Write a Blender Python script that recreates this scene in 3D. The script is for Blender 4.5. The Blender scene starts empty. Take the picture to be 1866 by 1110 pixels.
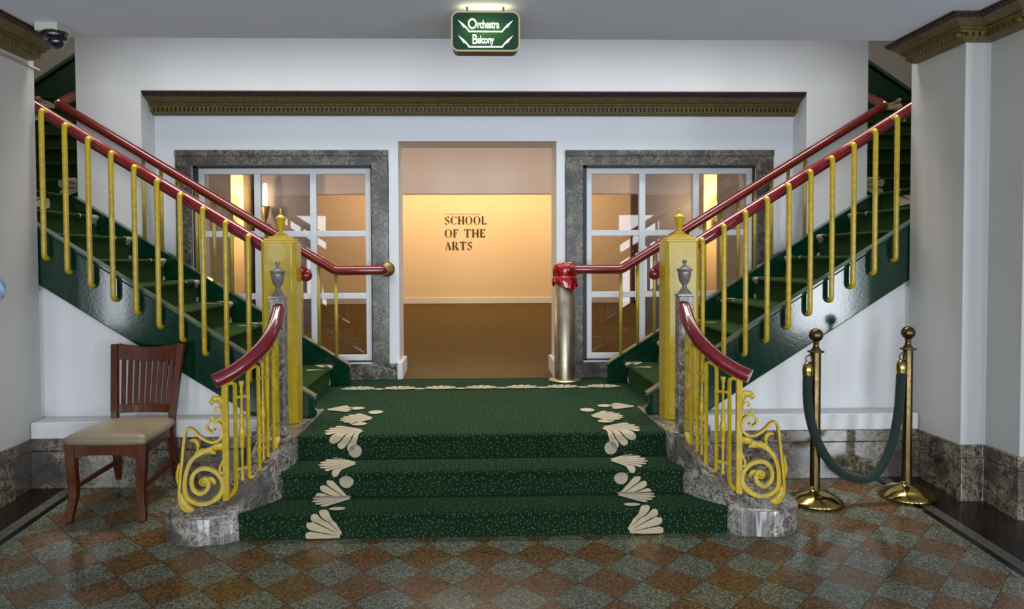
import bpy, bmesh, math, random
from mathutils import Vector, Matrix
from math import sin, cos, pi, sqrt, atan2, radians

# ------------------------------------------------------------------ camera
SC = bpy.context.scene
COL = SC.collection
FOC, PPX, PPY = 1358.3, 897.9, 510.75
yaw, pitch, roll = 0.0304, -0.0294, -0.0044
cd = bpy.data.cameras.new('camera'); cam = bpy.data.objects.new('camera', cd); COL.objects.link(cam)
cd.sensor_width = 36; cd.lens = FOC * 36 / 1866
cd.shift_x = (933 - PPX) / 1866; cd.shift_y = (PPY - 555) / 1866
cd.clip_start = 0.02
fwd = Vector((sin(yaw) * cos(pitch), cos(yaw) * cos(pitch), sin(pitch)))
rt = Vector((cos(yaw), -sin(yaw), 0)); up = rt.cross(fwd)
r2 = rt * cos(roll) + up * sin(roll); u2 = -rt * sin(roll) + up * cos(roll)
M = Matrix((r2, u2, -fwd)).transposed().to_4x4(); M.translation = Vector((-0.0767, 0, 1.5))
cam.matrix_world = M
SC.camera = cam
# ------------------------------------------------------------------ world, exposure, daylight
W = bpy.data.worlds.new('world'); SC.world = W; W.use_nodes = True
W.node_tree.nodes['Background'].inputs[0].default_value = (0.5, 0.62, 0.8, 1)
W.node_tree.nodes['Background'].inputs[1].default_value = 0.25
SC.view_settings.view_transform = 'Standard'; SC.view_settings.look = 'None'
SC.view_settings.gamma = 1; SC.view_settings.use_curve_mapping = False
SC.view_settings.exposure = 1.15
ZC = 2.885          # lobby ceiling
SL, YS = 0.0566, 3.974
ZL = 0.44           # landing level


def fz(y): return (y - YS) * SL      # the lobby floor ramps gently up to the steps


def area(name, loc, rot, sx, sy, power, col, spread=pi):
    l = bpy.data.lights.new(name, 'AREA'); l.shape = 'RECTANGLE'; l.size = sx; l.size_y = sy
    l.energy = power; l.color = col; l.spread = spread
    o = bpy.data.objects.new(name, l); COL.objects.link(o); o.location = loc; o.rotation_euler = rot
    return o


def point(name, loc, power, col, r=0.04):
    l = bpy.data.lights.new(name, 'POINT'); l.energy = power; l.color = col; l.shadow_soft_size = r
    o = bpy.data.objects.new(name, l); COL.objects.link(o); o.location = loc
    return o


DAY = (0.86, 0.93, 1.0)
# the lobby's street side: glazed doors and windows, X centre, width, sill, head, power
STREET = [(-6.25, 0.5, 0.3, 1.7, 16), (-3.7, 1.0, 0.1, 2.5, 34), (-1.2, 1.5, 0.0, 2.5, 62),
          (1.2, 1.5, 0.0, 2.5, 62), (3.7, 1.0, 0.1, 2.5, 34), (6.2, 1.2, 0.1, 2.0, 75)]
YB = -3.2
for sx, sw, s0, s1, p in STREET:
    area('daylight', (sx, YB - 0.12, (s0 + s1) / 2), (radians(90), 0, 0), sw, s1 - s0, p, DAY)
# stair hall ceiling lights (above the flights, behind the lobby ceiling edge)
area('hall_ceiling_light', (-1.6, 5.2, 4.6), (0, 0, 0), 2.8, 0.5, 17, (1.0, 0.95, 0.87), radians(84))
area('hall_ceiling_light', (1.6, 5.2, 4.6), (0, 0, 0), 2.8, 0.5, 17, (1.0, 0.95, 0.87), radians(84))
# foyer beyond the doorway: cove of lamps behind its header, washing the end wall
area('cove_light', (0.0, 11.0, 3.35), (radians(38), 0, 0), 4.2, 0.3, 46, (1.0, 0.67, 0.36))
area('foyer_ceiling_light', (0.0, 8.2, 3.35), (0, 0, 0), 3.5, 0.8, 16, (1.0, 0.84, 0.68))
for _s in (-1, 1): area('upper_landing_fill', (_s * 4.3, 6.6, 4.7), (0, 0, 0), 0.8, 0.8, 9, (1.0, 0.93, 0.82))  # added fill, no lamp known here; brightens the upper flights and grey walls

# ------------------------------------------------------------------ mesh helpers
MATS = {}


class MB:
    """collects geometry for ONE mesh object; S=-1 mirrors it across X=0"""

    def __init__(s, S=1):
        s.v = []; s.f = []; s.m = []; s.sm = []; s.S = S

    def add(s, vs, fs, m=0, smooth=False):
        b = len(s.v); s.v += [tuple(x) for x in vs]
        for f in fs: s.f.append(tuple(i + b for i in f)); s.m.append(m); s.sm.append(smooth)
        return s

    def box(s, x0, x1, y0, y1, z0, z1, m=0):
        vs = [(x, y, z) for z in (z0, z1) for y in (y0, y1) for x in (x0, x1)]
        return s.add(vs, [(0, 2, 3, 1), (4, 5, 7, 6), (0, 1, 5, 4), (2, 6, 7, 3), (0, 4, 6, 2), (1, 3, 7, 5)], m)

    def prism(s, pts, a0, a1, axis='y', m=0):
        """polygon pts extruded; axis y: pts=(x,z); axis z: pts=(x,y); axis x: pts=(y,z)"""
        def P(p, a): return {'y': (p[0], a, p[1]), 'z': (p[0], p[1], a), 'x': (a, p[0], p[1])}[axis]
        n = len(pts)
        vs = [P(p, a0) for p in pts] + [P(p, a1) for p in pts]
        fs = [tuple(range(n)), tuple(range(2 * n - 1, n - 1, -1))] + [(i, i + n, (i + 1) % n + n, (i + 1) % n) for i in range(n)]
        return s.add(vs, fs, m)

    def sweep(s, path, sec, m=0, smooth=True, closed=False, upv=(0, 0, 1), scales=None, caps=True):
        """section sec (list of (a,b)) swept along path; b follows upv as far as possible"""
        P = [Vector(p) for p in path]; n = len(P); k = len(sec); vs = []
        up0 = Vector(upv).normalized()
        for i in range(n):
            if closed: t = (P[(i + 1) % n] - P[i - 1])
            else: t = P[min(i + 1, n - 1)] - P[max(i - 1, 0)]
            t = t.normalized() if t.length > 1e-9 else Vector((0, 0, 1))
            if smooth and not closed:
                pass
            side = t.cross(up0)
            if side.length < 1e-3: side = t.cross(Vector((0.3, 0.9, 0.1)))
            side.normalize(); u = side.cross(t).normalized()
            # keep thickness at mitres
            c = 1.0
            if 0 < i < n - 1:
                a = (P[i] - P[i - 1]).normalized(); b = (P[i + 1] - P[i]).normalized()
                c = 1 / max(0.5, sqrt(max(0.0, (1 + a.dot(b)) / 2)))
            sc = scales[i] if scales else 1
            for (a_, b_) in sec: vs.append(P[i] + (side * a_ + u * b_) * sc * (c if c < 1.15 else 1.05))
        fs = []
        for i in range(n if closed else n - 1):
            for j in range(k):
                a = i * k + j; b = i * k + (j + 1) % k; a2 = ((i + 1) % n) * k + j; b2 = ((i + 1) % n) * k + (j + 1) % k
                fs.append((a, b, b2, a2))
        s.add(vs, fs, m, smooth)
        if not closed and caps:
            b0 = len(s.v) - len(vs)
            s.f.append(tuple(b0 + j for j in range(k - 1, -1, -1))); s.m.append(m); s.sm.append(False)
            s.f.append(tuple(b0 + (n - 1) * k + j for j in range(k))); s.m.append(m); s.sm.append(False)
        return s

    def tube(s, path, r, m=0, n=12, closed=False, scales=None, upv=(0, 0, 1)):
        return s.sweep(path, [(r * cos(2 * pi * i / n), r * sin(2 * pi * i / n)) for i in range(n)], m, True, closed, upv, scales)

    def lathe(s, prof, c=(0, 0, 0), m=0, n=24, smooth=True):
        k = len(prof); vs = []
        for i in range(n):
            a = 2 * pi * i / n
            for (r, z) in prof: vs.append((c[0] + r * cos(a), c[1] + r * sin(a), c[2] + z))
        fs = [(i * k + j, ((i + 1) % n) * k + j, ((i + 1) % n) * k + j + 1, i * k + j + 1) for i in range(n) for j in range(k - 1)]
        return s.add(vs, fs, m, smooth)

    def ball(s, c, r, m=0, n=16, sx=1, sy=1, sz=1):
        k = 9
        prof = [(r * sin(pi * j / (k - 1)), -r * cos(pi * j / (k - 1))) for j in range(k)]
        vs = []
        for i in range(n):
            a = 2 * pi * i / n
            for (q, z) in prof: vs.append((c[0] + q * cos(a) * sx, c[1] + q * sin(a) * sy, c[2] + z * sz))
        fs = [(i * k + j, ((i + 1) % n) * k + j, ((i + 1) % n) * k + j + 1, i * k + j + 1) for i in range(n) for j in range(k - 1)]
        return s.add(vs, fs, m, True)

    def build(s, name, mats, parent=None, bevel=0, seg=2, subsurf=0, kind=None, origin=None):
        if not isinstance(mats, (list, tuple)): mats = [mats]
        me = bpy.data.meshes.new(name)
        vs = [(x * s.S, y, z) for x, y, z in s.v]
        if origin: vs = [(x - origin[0], y - origin[1], z - origin[2]) for x, y, z in vs]
        fs = [tuple(reversed(f)) for f in s.f] if s.S < 0 else s.f
        me.from_pydata(vs, [], fs); me.validate()
        for mm in mats: me.materials.append(MATS[mm])
        if len(me.polygons) == len(s.m):
            me.polygons.foreach_set('material_index', s.m); me.polygons.foreach_set('use_smooth', s.sm)
        bm = bmesh.new(); bm.from_mesh(me)
        bmesh.ops.remove_doubles(bm, verts=bm.verts, dist=1e-5)
        bmesh.ops.recalc_face_normals(bm, faces=bm.faces)
        bm.to_mesh(me); bm.free()
        o = bpy.data.objects.new(name, me); COL.objects.link(o)
        if origin: o.location = origin
        if parent is not None:
            o.parent = parent; o.matrix_parent_inverse = Matrix.Identity(4)
            o.location = Vector(origin or (0, 0, 0)) - world_loc(parent)
            if parent.get('spin'): pass
        if bevel:
            b = o.modifiers.new('bevel', 'BEVEL'); b.width = bevel; b.segments = seg; b.limit_method = 'ANGLE'; b.angle_limit = radians(40)
            b.harden_normals = False
        if subsurf:
            b = o.modifiers.new('sub', 'SUBSURF'); b.levels = subsurf; b.render_levels = subsurf
        if kind: o['kind'] = kind
        return o


def world_loc(o):
    v = Vector(o.location)
    while o.parent is not None:
        o = o.parent; v += Vector(o.location)
    return v


def tag(o, label, cat, group=None, kind=None):
    o['label'] = label; o['category'] = cat
    if group: o['group'] = group
    if kind: o['kind'] = kind
    return o


def thing(name, label, cat, loc=(0, 0, 0), group=None):
    o = bpy.data.objects.new(name, None); COL.objects.link(o); o.location = loc; o.empty_display_size = 0.1
    return tag(o, label, cat, group)


def smooth_path(pts, sub=6, closed=False):
    """Catmull-Rom through points"""
    P = [Vector(p) for p in pts]; n = len(P); out = []
    rng = n if closed else n - 1
    for i in range(rng):
        p0 = P[(i - 1) % n] if closed or i > 0 else P[0] * 2 - P[1]
        p1 = P[i]; p2 = P[(i + 1) % n]
        p3 = P[(i + 2) % n] if closed or i + 2 < n else P[n - 1] * 2 - P[n - 2]
        for k in range(sub):
            t = k / sub
            out.append(0.5 * ((2 * p1) + (p2 - p0) * t + (2 * p0 - 5 * p1 + 4 * p2 - p3) * t * t + (3 * p1 - p0 - 3 * p2 + p3) * t ** 3))
    if not closed: out.append(P[-1])
    return out


def round_corners(pts, r, n=5):
    P = [Vector(p) for p in pts]; out = [P[0]]
    for i in range(1, len(P) - 1):
        a = (P[i - 1] - P[i]); b = (P[i + 1] - P[i]); d = min(r, a.length * 0.49, b.length * 0.49)
        a = P[i] + a.normalized() * d; b = P[i] + b.normalized() * d
        for k in range(n + 1):
            t = k / n; out.append(a * (1 - t) ** 2 + P[i] * 2 * t * (1 - t) + b * t * t)
    out.append(P[-1]); return out


# ------------------------------------------------------------------ materials
def mat(name, col=(0.8, 0.8, 0.8), rough=0.5, metal=0.0, coat=0.0, spec=0.5, emis=None, estr=0.0, sheen=0.0):
    m = bpy.data.materials.new(name); m.use_nodes = True; MATS[name] = m
    b = m.node_tree.nodes['Principled BSDF']
    b.inputs['Base Color'].default_value = (*col, 1); b.inputs['Roughness'].default_value = rough
    b.inputs['Metallic'].default_value = metal; b.inputs['Coat Weight'].default_value = coat
    b.inputs['Coat Roughness'].default_value = 0.06; b.inputs['Specular IOR Level'].default_value = spec
    b.inputs['Sheen Weight'].default_value = sheen
    if emis: b.inputs['Emission Color'].default_value = (*emis, 1); b.inputs['Emission Strength'].default_value = estr
    return m


class NT:
    def __init__(s, m): s.t = m.node_tree; s.b = s.t.nodes['Principled BSDF']
    def n(s, ty, **kw):
        o = s.t.nodes.new(ty)
        for k, v in kw.items(): setattr(o, k, v)
        return o
    def l(s, a, b): s.t.links.new(a, b)
    def val(s, x, inp):
        if hasattr(x, 'is_linked') or hasattr(x, 'links'): s.l(x, inp)
        else: inp.default_value = x
    def math(s, op, a, b=0.0, c=0.0):
        o = s.n('ShaderNodeMath', operation=op)
        for i, x in enumerate((a, b, c)): s.val(x, o.inputs[i])
        return o.outputs[0]
    def mix(s, f, a, b):
        o = s.n('ShaderNodeMix', data_type='RGBA'); s.val(f, o.inputs[0])
        for x, i in ((a, 6), (b, 7)):
            if isinstance(x, tuple): o.inputs[i].default_value = (*x, 1) if len(x) == 3 else x
            else: s.l(x, o.inputs[i])
        return o.outputs[2]
    def ramp(s, f, stops):
        o = s.n('ShaderNodeValToRGB'); s.l(f, o.inputs[0]); e = o.color_ramp.elements
        while len(e) < len(stops): e.new(0.5)
        for el, (p, c) in zip(e, stops):
            el.position = p; el.color = (*c, 1) if isinstance(c, tuple) else (c, c, c, 1)
        return o.outputs[0]
    def coord(s, out='Object'): return s.n('ShaderNodeTexCoord').outputs[out]
    def noise(s, v, scale, detail=3, rough=0.5, dist=0.0):
        o = s.n('ShaderNodeTexNoise'); s.l(v, o.inputs['Vector']); o.inputs['Scale'].default_value = scale
        o.inputs['Detail'].default_value = detail; o.inputs['Roughness'].default_value = rough; o.inputs['Distortion'].default_value = dist
        return o
    def voro(s, v, scale, feature='F1', rand=1.0):
        o = s.n('ShaderNodeTexVoronoi', feature=feature); s.l(v, o.inputs['Vector']); o.inputs['Scale'].default_value = scale
        o.inputs['Randomness'].default_value = rand
        return o
    def bump(s, h, strength, dist=0.01):
        o = s.n('ShaderNodeBump'); s.l(h, o.inputs['Height']); o.inputs['Strength'].default_value = strength
        o.inputs['Distance'].default_value = dist; s.l(o.outputs[0], s.b.inputs['Normal'])
    def color(s, c): s.l(c, s.b.inputs['Base Color'])
    def rough(s, c): s.l(c, s.b.inputs['Roughness'])


def paint(name, col, rough=0.6, var=0.03, scale=3.0, bump=0.05, spec=0.35):
    m = mat(name, col, rough, spec=spec); t = NT(m); c = t.coord()
    n = t.noise(c, scale, 4)
    lo = tuple(x * (1 - var) for x in col); hi = tuple(min(1, x * (1 + var)) for x in col)
    t.color(t.mix(n.outputs[0], lo, hi)); t.bump(t.noise(c, 180, 2).outputs[0], bump, 0.002)
    return m


paint('wall_white', (0.78, 0.78, 0.775), 0.5)
paint('wall_cool', (0.80, 0.825, 0.86), 0.5)
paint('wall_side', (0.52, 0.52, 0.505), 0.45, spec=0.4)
paint('ceiling', (0.78, 0.83, 0.96), 0.7)
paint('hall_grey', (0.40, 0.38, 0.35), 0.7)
paint('foyer_warm', (0.86, 0.70, 0.46), 0.7)
paint('foyer_header', (0.68, 0.60, 0.58), 0.22)
paint('foyer_dark', (0.10, 0.07, 0.05), 0.5)
paint('foyer_grey', (0.20, 0.20, 0.26), 0.35)
paint('foyer_ceiling', (0.5, 0.45, 0.42), 0.7)
paint('white_frame', (0.72, 0.75, 0.78), 0.35)
mat('liner', (0.02, 0.02, 0.02), 0.5)
mat('plain_dark', (0.03, 0.03, 0.03), 0.5)


def marble(name, base, vein, dark, scale=1.0, rough=0.16):
    m = mat(name, base, rough, coat=0.3); t = NT(m); c = t.coord()
    w = t.noise(c, 3.0 * scale, 4, 0.6); mp = t.n('ShaderNodeMixRGB' if False else 'ShaderNodeVectorMath', operation='MULTIPLY_ADD')
    t.l(w.outputs['Color'], mp.inputs[0]); mp.inputs[1].default_value = (0.22, 0.22, 0.22); t.l(c, mp.inputs[2])
    cc = mp.outputs[0]
    n1 = t.noise(cc, 7 * scale, 6, 0.65, 0.6).outputs[0]
    basec = t.ramp(n1, [(0.3, dark), (0.5, base), (0.72, tuple(x * 1.5 for x in base))])
    n2 = t.noise(cc, 13 * scale, 5, 0.7, 1.5).outputs[0]
    v = t.math('ABSOLUTE', t.math('SUBTRACT', n2, 0.5)); vm = t.ramp(v, [(0.0, 1.0), (0.022, 0.55), (0.05, 0.0)])
    gate = t.ramp(t.noise(c, 5 * scale, 2).outputs[0], [(0.38, 0.1), (0.52, 1.0)])
    n3 = t.noise(cc, 26 * scale, 4, 0.7, 0.8).outputs[0]
    patch = t.ramp(n3, [(0.53, 0.0), (0.58, 1.0)])
    f = t.math('MAXIMUM', t.math('MULTIPLY', vm, gate), t.math('MULTIPLY', patch, gate))
    t.color(t.mix(f, basec, vein))
    return m


marble('marble_grey', (0.070, 0.058, 0.055), (0.34, 0.32, 0.27), (0.03, 0.025, 0.024))
marble('marble_dark', (0.050, 0.046, 0.044), (0.21, 0.195, 0.15), (0.016, 0.014, 0.013), 1.1, 0.3)
marble('marble_base', (0.060, 0.050, 0.042), (0.26, 0.22, 0.15), (0.018, 0.014, 0.010), 0.8, 0.13)
marble('marble_cheek', (0.088, 0.073, 0.068), (0.36, 0.34, 0.28), (0.045, 0.036, 0.032), 0.85, 0.24)


def floor_mat():
    m = mat('terrazzo', (0.1, 0.1, 0.1), 0.16, coat=0.0, spec=0.32); t = NT(m)
    c = t.coord(); sp = t.n('ShaderNodeSeparateXYZ'); t.l(c, sp.inputs[0]); x, y = sp.outputs[0], sp.outputs[1]
    D, tx, ty = 0.2948, -0.6026, 3.8921
    p = t.math('DIVIDE', t.math('SUBTRACT', x, tx), D); q = t.math('DIVIDE', t.math('SUBTRACT', y, ty), D)
    mm = t.math('SUBTRACT', p, q); nn = t.math('ADD', p, q)
    chk = t.math('MODULO', t.math('ADD', t.math('ADD', t.math('FLOOR', mm), t.math('FLOOR', nn)), 1000.0), 2.0)
    # joints
    def joint(v):
        fr = t.math('FRACT', v); d = t.math('MINIMUM', fr, t.math('SUBTRACT', 1.0, fr)); return t.math('LESS_THAN', d, 0.010)
    jt = t.math('MAXIMUM', joint(mm), joint(nn))
    vo = t.voro(c, 150); chip = t.n('ShaderNodeSeparateColor'); t.l(vo.outputs['Color'], chip.inputs[0])
    ch = chip.outputs[0]
    grey = t.ramp(ch, [(0.0, (0.050, 0.055, 0.036)), (0.6, (0.150, 0.155, 0.108)), (1.0, (0.34, 0.34, 0.25))])
    brown = t.ramp(ch, [(0.0, (0.060, 0.028, 0.009)), (0.6, (0.165, 0.082, 0.028)), (1.0, (0.29, 0.175, 0.08))])
    col = t.mix(chk, grey, brown)
    pn = t.noise(c, 2.2, 3).outputs[0]; col = t.mix(t.math('MULTIPLY', pn, 0.25), col, (0.07, 0.05, 0.03))
    col = t.mix(t.math('MULTIPLY', jt, 0.75), col, (0.015, 0.013, 0.01))
    ax = t.math('ABSOLUTE', x)
    def band(a, b): return t.math('MULTIPLY', t.math('GREATER_THAN', ax, a), t.math('LESS_THAN', ax, b))
    col = t.mix(band(2.53, 2.552), col, grey)
    col = t.mix(band(2.552, 2.595), col, (0.008, 0.008, 0.009))
    lg = t.ramp(ch, [(0.0, (0.05, 0.047, 0.038)), (1.0, (0.15, 0.145, 0.12))])
    col = t.mix(band(2.595, 2.665), col, lg)
    dk = t.ramp(ch, [(0.0, (0.007, 0.004, 0.003)), (1.0, (0.024, 0.014, 0.012))])
    col = t.mix(t.math('GREATER_THAN', ax, 2.665), col, dk)
    t.color(col)
    t.rough(t.ramp(t.noise(c, 6, 3).outputs[0], [(0.3, 0.12), (0.7, 0.24)]))
    t.bump(t.noise(c, 9, 2).outputs[0], 0.06, 0.01)


floor_mat()


def carpet(name, c0, c1, dot=None, dscale=70.0):
    m = mat(name, c0, 0.95, spec=0.1, sheen=0.5); t = NT(m); c = t.coord()
    m.node_tree.nodes['Principled BSDF'].inputs['Sheen Roughness'].default_value = 0.4
    m.node_tree.nodes['Principled BSDF'].inputs['Sheen Tint'].default_value = (min(1, c1[0] * 3), min(1, c1[1] * 2.6), min(1, c1[2] * 3), 1)
    n = t.noise(c, 5, 4).outputs[0]; f = t.noise(c, 320 if name != 'carpet_brown' else 48, 3, 0.7).outputs[0]
    col = t.mix(n, c0, c1)
    col = t.mix(t.math('MULTIPLY', f, 0.5), col, tuple(x * 0.4 for x in c0))
    if dot:
        v = t.n('ShaderNodeTexVoronoi', feature='F1', voronoi_dimensions='2D'); sp = t.n('ShaderNodeSeparateXYZ'); cb = t.n('ShaderNodeCombineXYZ')
        t.l(c, sp.inputs[0]); t.l(sp.outputs[0], cb.inputs[0]); t.l(t.math('ADD', sp.outputs[1], sp.outputs[2]), cb.inputs[1]); t.l(cb.outputs[0], v.inputs['Vector'])
        v.inputs['Scale'].default_value = dscale; v.inputs['Randomness'].default_value = 0.9; d = t.math('LESS_THAN', v.outputs['Distance'], 0.13)
        col = t.mix(t.math('MULTIPLY', d, 0.8), col, dot)
    t.color(col); t.bump(f, 0.6, 0.004)
    return m


carpet('carpet_green', (0.004, 0.019, 0.007), (0.015, 0.040, 0.016), (0.13, 0.25, 0.13), 46)
carpet('carpet_stair', (0.012, 0.036, 0.008), (0.026, 0.056, 0.014), None)
carpet('carpet_brown', (0.075, 0.052, 0.020), (0.13, 0.090, 0.036), (0.26, 0.19, 0.10), 34)
carpet('cream_pile', (0.55, 0.455, 0.29), (0.62, 0.52, 0.345), None)
m = carpet('speckled_pile', (0.50, 0.41, 0.29), (0.54, 0.45, 0.33), (0.03, 0.05, 0.02), 110)


def metal_paint(name, col, rough, bump=0.12, dirt=0.3, coat=0.5):
    m = mat(name, col, rough, coat=coat, spec=0.4); t = NT(m); c = t.coord()
    n = t.noise(c, 22, 5, 0.6).outputs[0]
    t.color(t.mix(t.ramp(n, [(0.35, 0.0), (0.75, 1.0)]), col, tuple(x * (1 - dirt) for x in col)))
    t.bump(t.noise(c, 60, 3).outputs[0], bump, 0.004)
    return m


metal_paint('yellow_paint', (0.60, 0.415, 0.016), 0.32, 0.25, 0.4, coat=0.3)
metal_paint('rail_gold', (0.50, 0.37, 0.05), 0.34, coat=0.3)
metal_paint('newel_yellow', (0.56, 0.385, 0.012), 0.24, 0.06, 0.15, 0.2)
metal_paint('rail_red', (0.19, 0.007, 0.016), 0.22, 0.03, 0.25, 0.8)
metal_paint('rail_red_far', (0.20, 0.013, 0.008), 0.24, 0.03, 0.25, 0.9)
metal_paint('stringer_green', (0.002, 0.034, 0.016), 0.12, 0.05, 0.45, 0.2)
metal_paint('stringer_edge', (0.02, 0.07, 0.04), 0.3, 0.06, 0.3)
metal_paint('pewter', (0.20, 0.18, 0.165), 0.2, 0.15, 0.4)


def brass(name, col, rough, tarn=0.5):
    m = mat(name, col, rough, metal=1.0); t = NT(m); c = t.coord()
    n = t.noise(c, 14, 5, 0.65).outputs[0]
    t.color(t.mix(t.ramp(n, [(0.4, 0.0), (0.75, 1.0)]), col, tuple(x * (1 - tarn) for x in col)))
    t.rough(t.ramp(n, [(0.3, rough), (0.8, rough * 1.9)]))
    return m


brass('brass_post', (0.15, 0.105, 0.045), 0.2)
brass('brass_base', (0.42, 0.31, 0.09), 0.10, 0.3)
brass('brass_dull', (0.42, 0.30, 0.10), 0.3)
brass('chrome', (0.75, 0.75, 0.73), 0.2, 0.1)
m = brass('satin_brass', (0.50, 0.43, 0.32), 0.28, 0.1)


def gold(name, a, b):
    m = mat(name, a, 0.55, metal=0.0, coat=0.15); t = NT(m); c = t.coord()
    n = t.noise(c, 30, 5, 0.7).outputs[0]; t.color(t.mix(t.ramp(n, [(0.35, 0.0), (0.7, 1.0)]), a, b)); t.bump(n, 0.5, 0.004)


gold('cornice_gold', (0.16, 0.11, 0.022), (0.06, 0.040, 0.008))
gold('cornice_red', (0.050, 0.022, 0.014), (0.016, 0.008, 0.006))
gold('cornice_gold_shaded', (0.045, 0.034, 0.008), (0.010, 0.008, 0.003))  # cornice gold with the unlit side's shade in its colour; not applied
gold('cornice_red_shaded', (0.018, 0.010, 0.007), (0.004, 0.003, 0.003))  # same shaded copy for the red moulding; not applied


def wood():
    m = mat('mahogany', (0.12, 0.03, 0.012), 0.40, coat=0.08, spec=0.25); t = NT(m); c = t.coord()
    mp = t.n('ShaderNodeMapping'); t.l(c, mp.inputs[0]); mp.inputs['Scale'].default_value = (14, 14, 1.6)
    n = t.noise(mp.outputs[0], 3, 5, 0.6, 0.6).outputs[0]
    t.color(t.ramp(n, [(0.3, (0.050, 0.009, 0.002)), (0.6, (0.100, 0.022, 0.004)), (0.8, (0.14, 0.038, 0.008))]))


wood()
mm_ = mat('seat_vinyl', (0.24, 0.19, 0.12), 0.38); t_ = NT(mm_); t_.bump(t_.voro(t_.coord(), 420).outputs['Distance'], 0.15, 0.001)
mm_ = mat('velvet', (0.002, 0.016, 0.009), 0.8, sheen=0.12); t_ = NT(mm_); t_.bump(t_.noise(t_.coord(), 60, 3).outputs[0], 0.5, 0.004)
mat('red_plastic', (0.36, 0.002, 0.006), 0.16, coat=0.8)
mat('string', (0.6, 0.25, 0.2), 0.7)
mat('beige_plastic', (0.52, 0.50, 0.42), 0.5)
mat('black_plastic', (0.006, 0.007, 0.012), 0.18, coat=0.6)
mat('dome', (0.004, 0.006, 0.012), 0.04, coat=1.0)
mat('sign_brown', (0.085, 0.032, 0.008), 0.4)
mat('sign_rim', (0.62, 0.55, 0.30), 0.35, metal=0.3)
mat('letter_dark', (0.06, 0.022, 0.008), 0.6)
mat('letter_faint', (0.48, 0.33, 0.16), 0.6)
mat('neon_white', (0.9, 0.95, 0.9), 0.4, emis=(0.93, 1.0, 0.90), estr=0.5)
mat('lamp_glass', (0.9, 0.85, 0.7), 0.4, emis=(1.0, 0.72, 0.34), estr=6.0)
mat('tan_panel', (0.55, 0.33, 0.15), 0.6)
mat('skin', (0.42, 0.24, 0.16), 0.55)
mat('hair', (0.03, 0.018, 0.01), 0.6)
mat('trousers', (0.02, 0.022, 0.03), 0.8)
mat('shoe', (0.012, 0.01, 0.01), 0.4)
mat('eye', (0.03, 0.02, 0.02), 0.2)
mat('lip', (0.30, 0.10, 0.08), 0.5)


def sign_face():
    m = mat('sign_green', (0.003, 0.02, 0.009), 0.25); t = NT(m); c = t.coord()
    # an edge-lit green glass: the tube behind it is brightest in the middle of the panel
    mp = t.n('ShaderNodeMapping'); t.l(c, mp.inputs[0]); mp.inputs['Scale'].default_value = (6.0, 0.0, 9.0)
    ln = t.n('ShaderNodeVectorMath', operation='LENGTH'); t.l(mp.outputs[0], ln.inputs[0])
    n = t.noise(c, 22, 3).outputs[0]
    g = t.math('MULTIPLY', t.math('MAXIMUM', t.math('SUBTRACT', 1.0, ln.outputs['Value']), 0.0), t.math('ADD', n, 0.1))
    t.l(t.ramp(g, [(0.0, (0.006, 0.035, 0.02)), (0.45, (0.05, 0.22, 0.03)), (1.0, (0.2, 0.5, 0.08))]), t.b.inputs['Emission Color'])
    t.b.inputs['Emission Strength'].default_value = 0.30


sign_face()


def shirt():
    m = mat('shirt_blue', (0.3, 0.4, 0.6), 0.8, sheen=0.2); t = NT(m); c = t.coord()
    w = t.n('ShaderNodeTexWave'); t.l(c, w.inputs['Vector']); w.inputs['Scale'].default_value = 14; w.bands_direction = 'DIAGONAL'
    w.inputs['Distortion'].default_value = 3
    t.color(t.mix(w.outputs['Fac'], (0.20, 0.30, 0.50), (0.42, 0.56, 0.78)))


shirt()


def glass():
    m = bpy.data.materials.new('pane_glass'); m.use_nodes = True; MATS['pane_glass'] = m
    t = m.node_tree; t.nodes.remove(t.nodes['Principled BSDF'])
    tr = t.nodes.new('ShaderNodeBsdfTransparent'); tr.inputs[0].default_value = (0.86, 0.85, 0.87, 1)
    gl = t.nodes.new('ShaderNodeBsdfGlossy'); gl.inputs['Roughness'].default_value = 0.015
    fr = t.nodes.new('ShaderNodeFresnel'); fr.inputs[0].default_value = 1.5
    mx = t.nodes.new('ShaderNodeMixShader'); o = t.nodes['Material Output']
    t.links.new(fr.outputs[0], mx.inputs[0]); t.links.new(tr.outputs[0], mx.inputs[1]); t.links.new(gl.outputs[0], mx.inputs[2])
    t.links.new(mx.outputs[0], o.inputs[0])


glass()


def struct(b, name, m, **k): return b.build(name, m, kind='structure', **k)


# ================================================================== THE SETTING
b = MB(); X = 8.0; n = 24
y0, y1 = YB - 0.6, 5.05
b.add([(-X, y0, fz(y0)), (X, y0, fz(y0)), (X, y1, fz(y1)), (-X, y1, fz(y1)), (-X, y0, fz(y0) - 0.3), (X, y0, fz(y0) - 0.3), (X, y1, fz(y1) - 0.3), (-X, y1, fz(y1) - 0.3)],
      [(0, 1, 2, 3), (4, 7, 6, 5), (0, 4, 5, 1), (1, 5, 6, 2), (2, 6, 7, 3), (3, 7, 4, 0)])
struct(b, 'floor', 'terrazzo')
struct(MB().box(-X, X, y0, 4.75, ZC, ZC + 0.35), 'ceiling', 'ceiling')
struct(MB().box(-5.9, 5.9, 4.75, 9.0, 4.75, 4.95), 'ceiling_stair_hall', 'wall_white')

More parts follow.
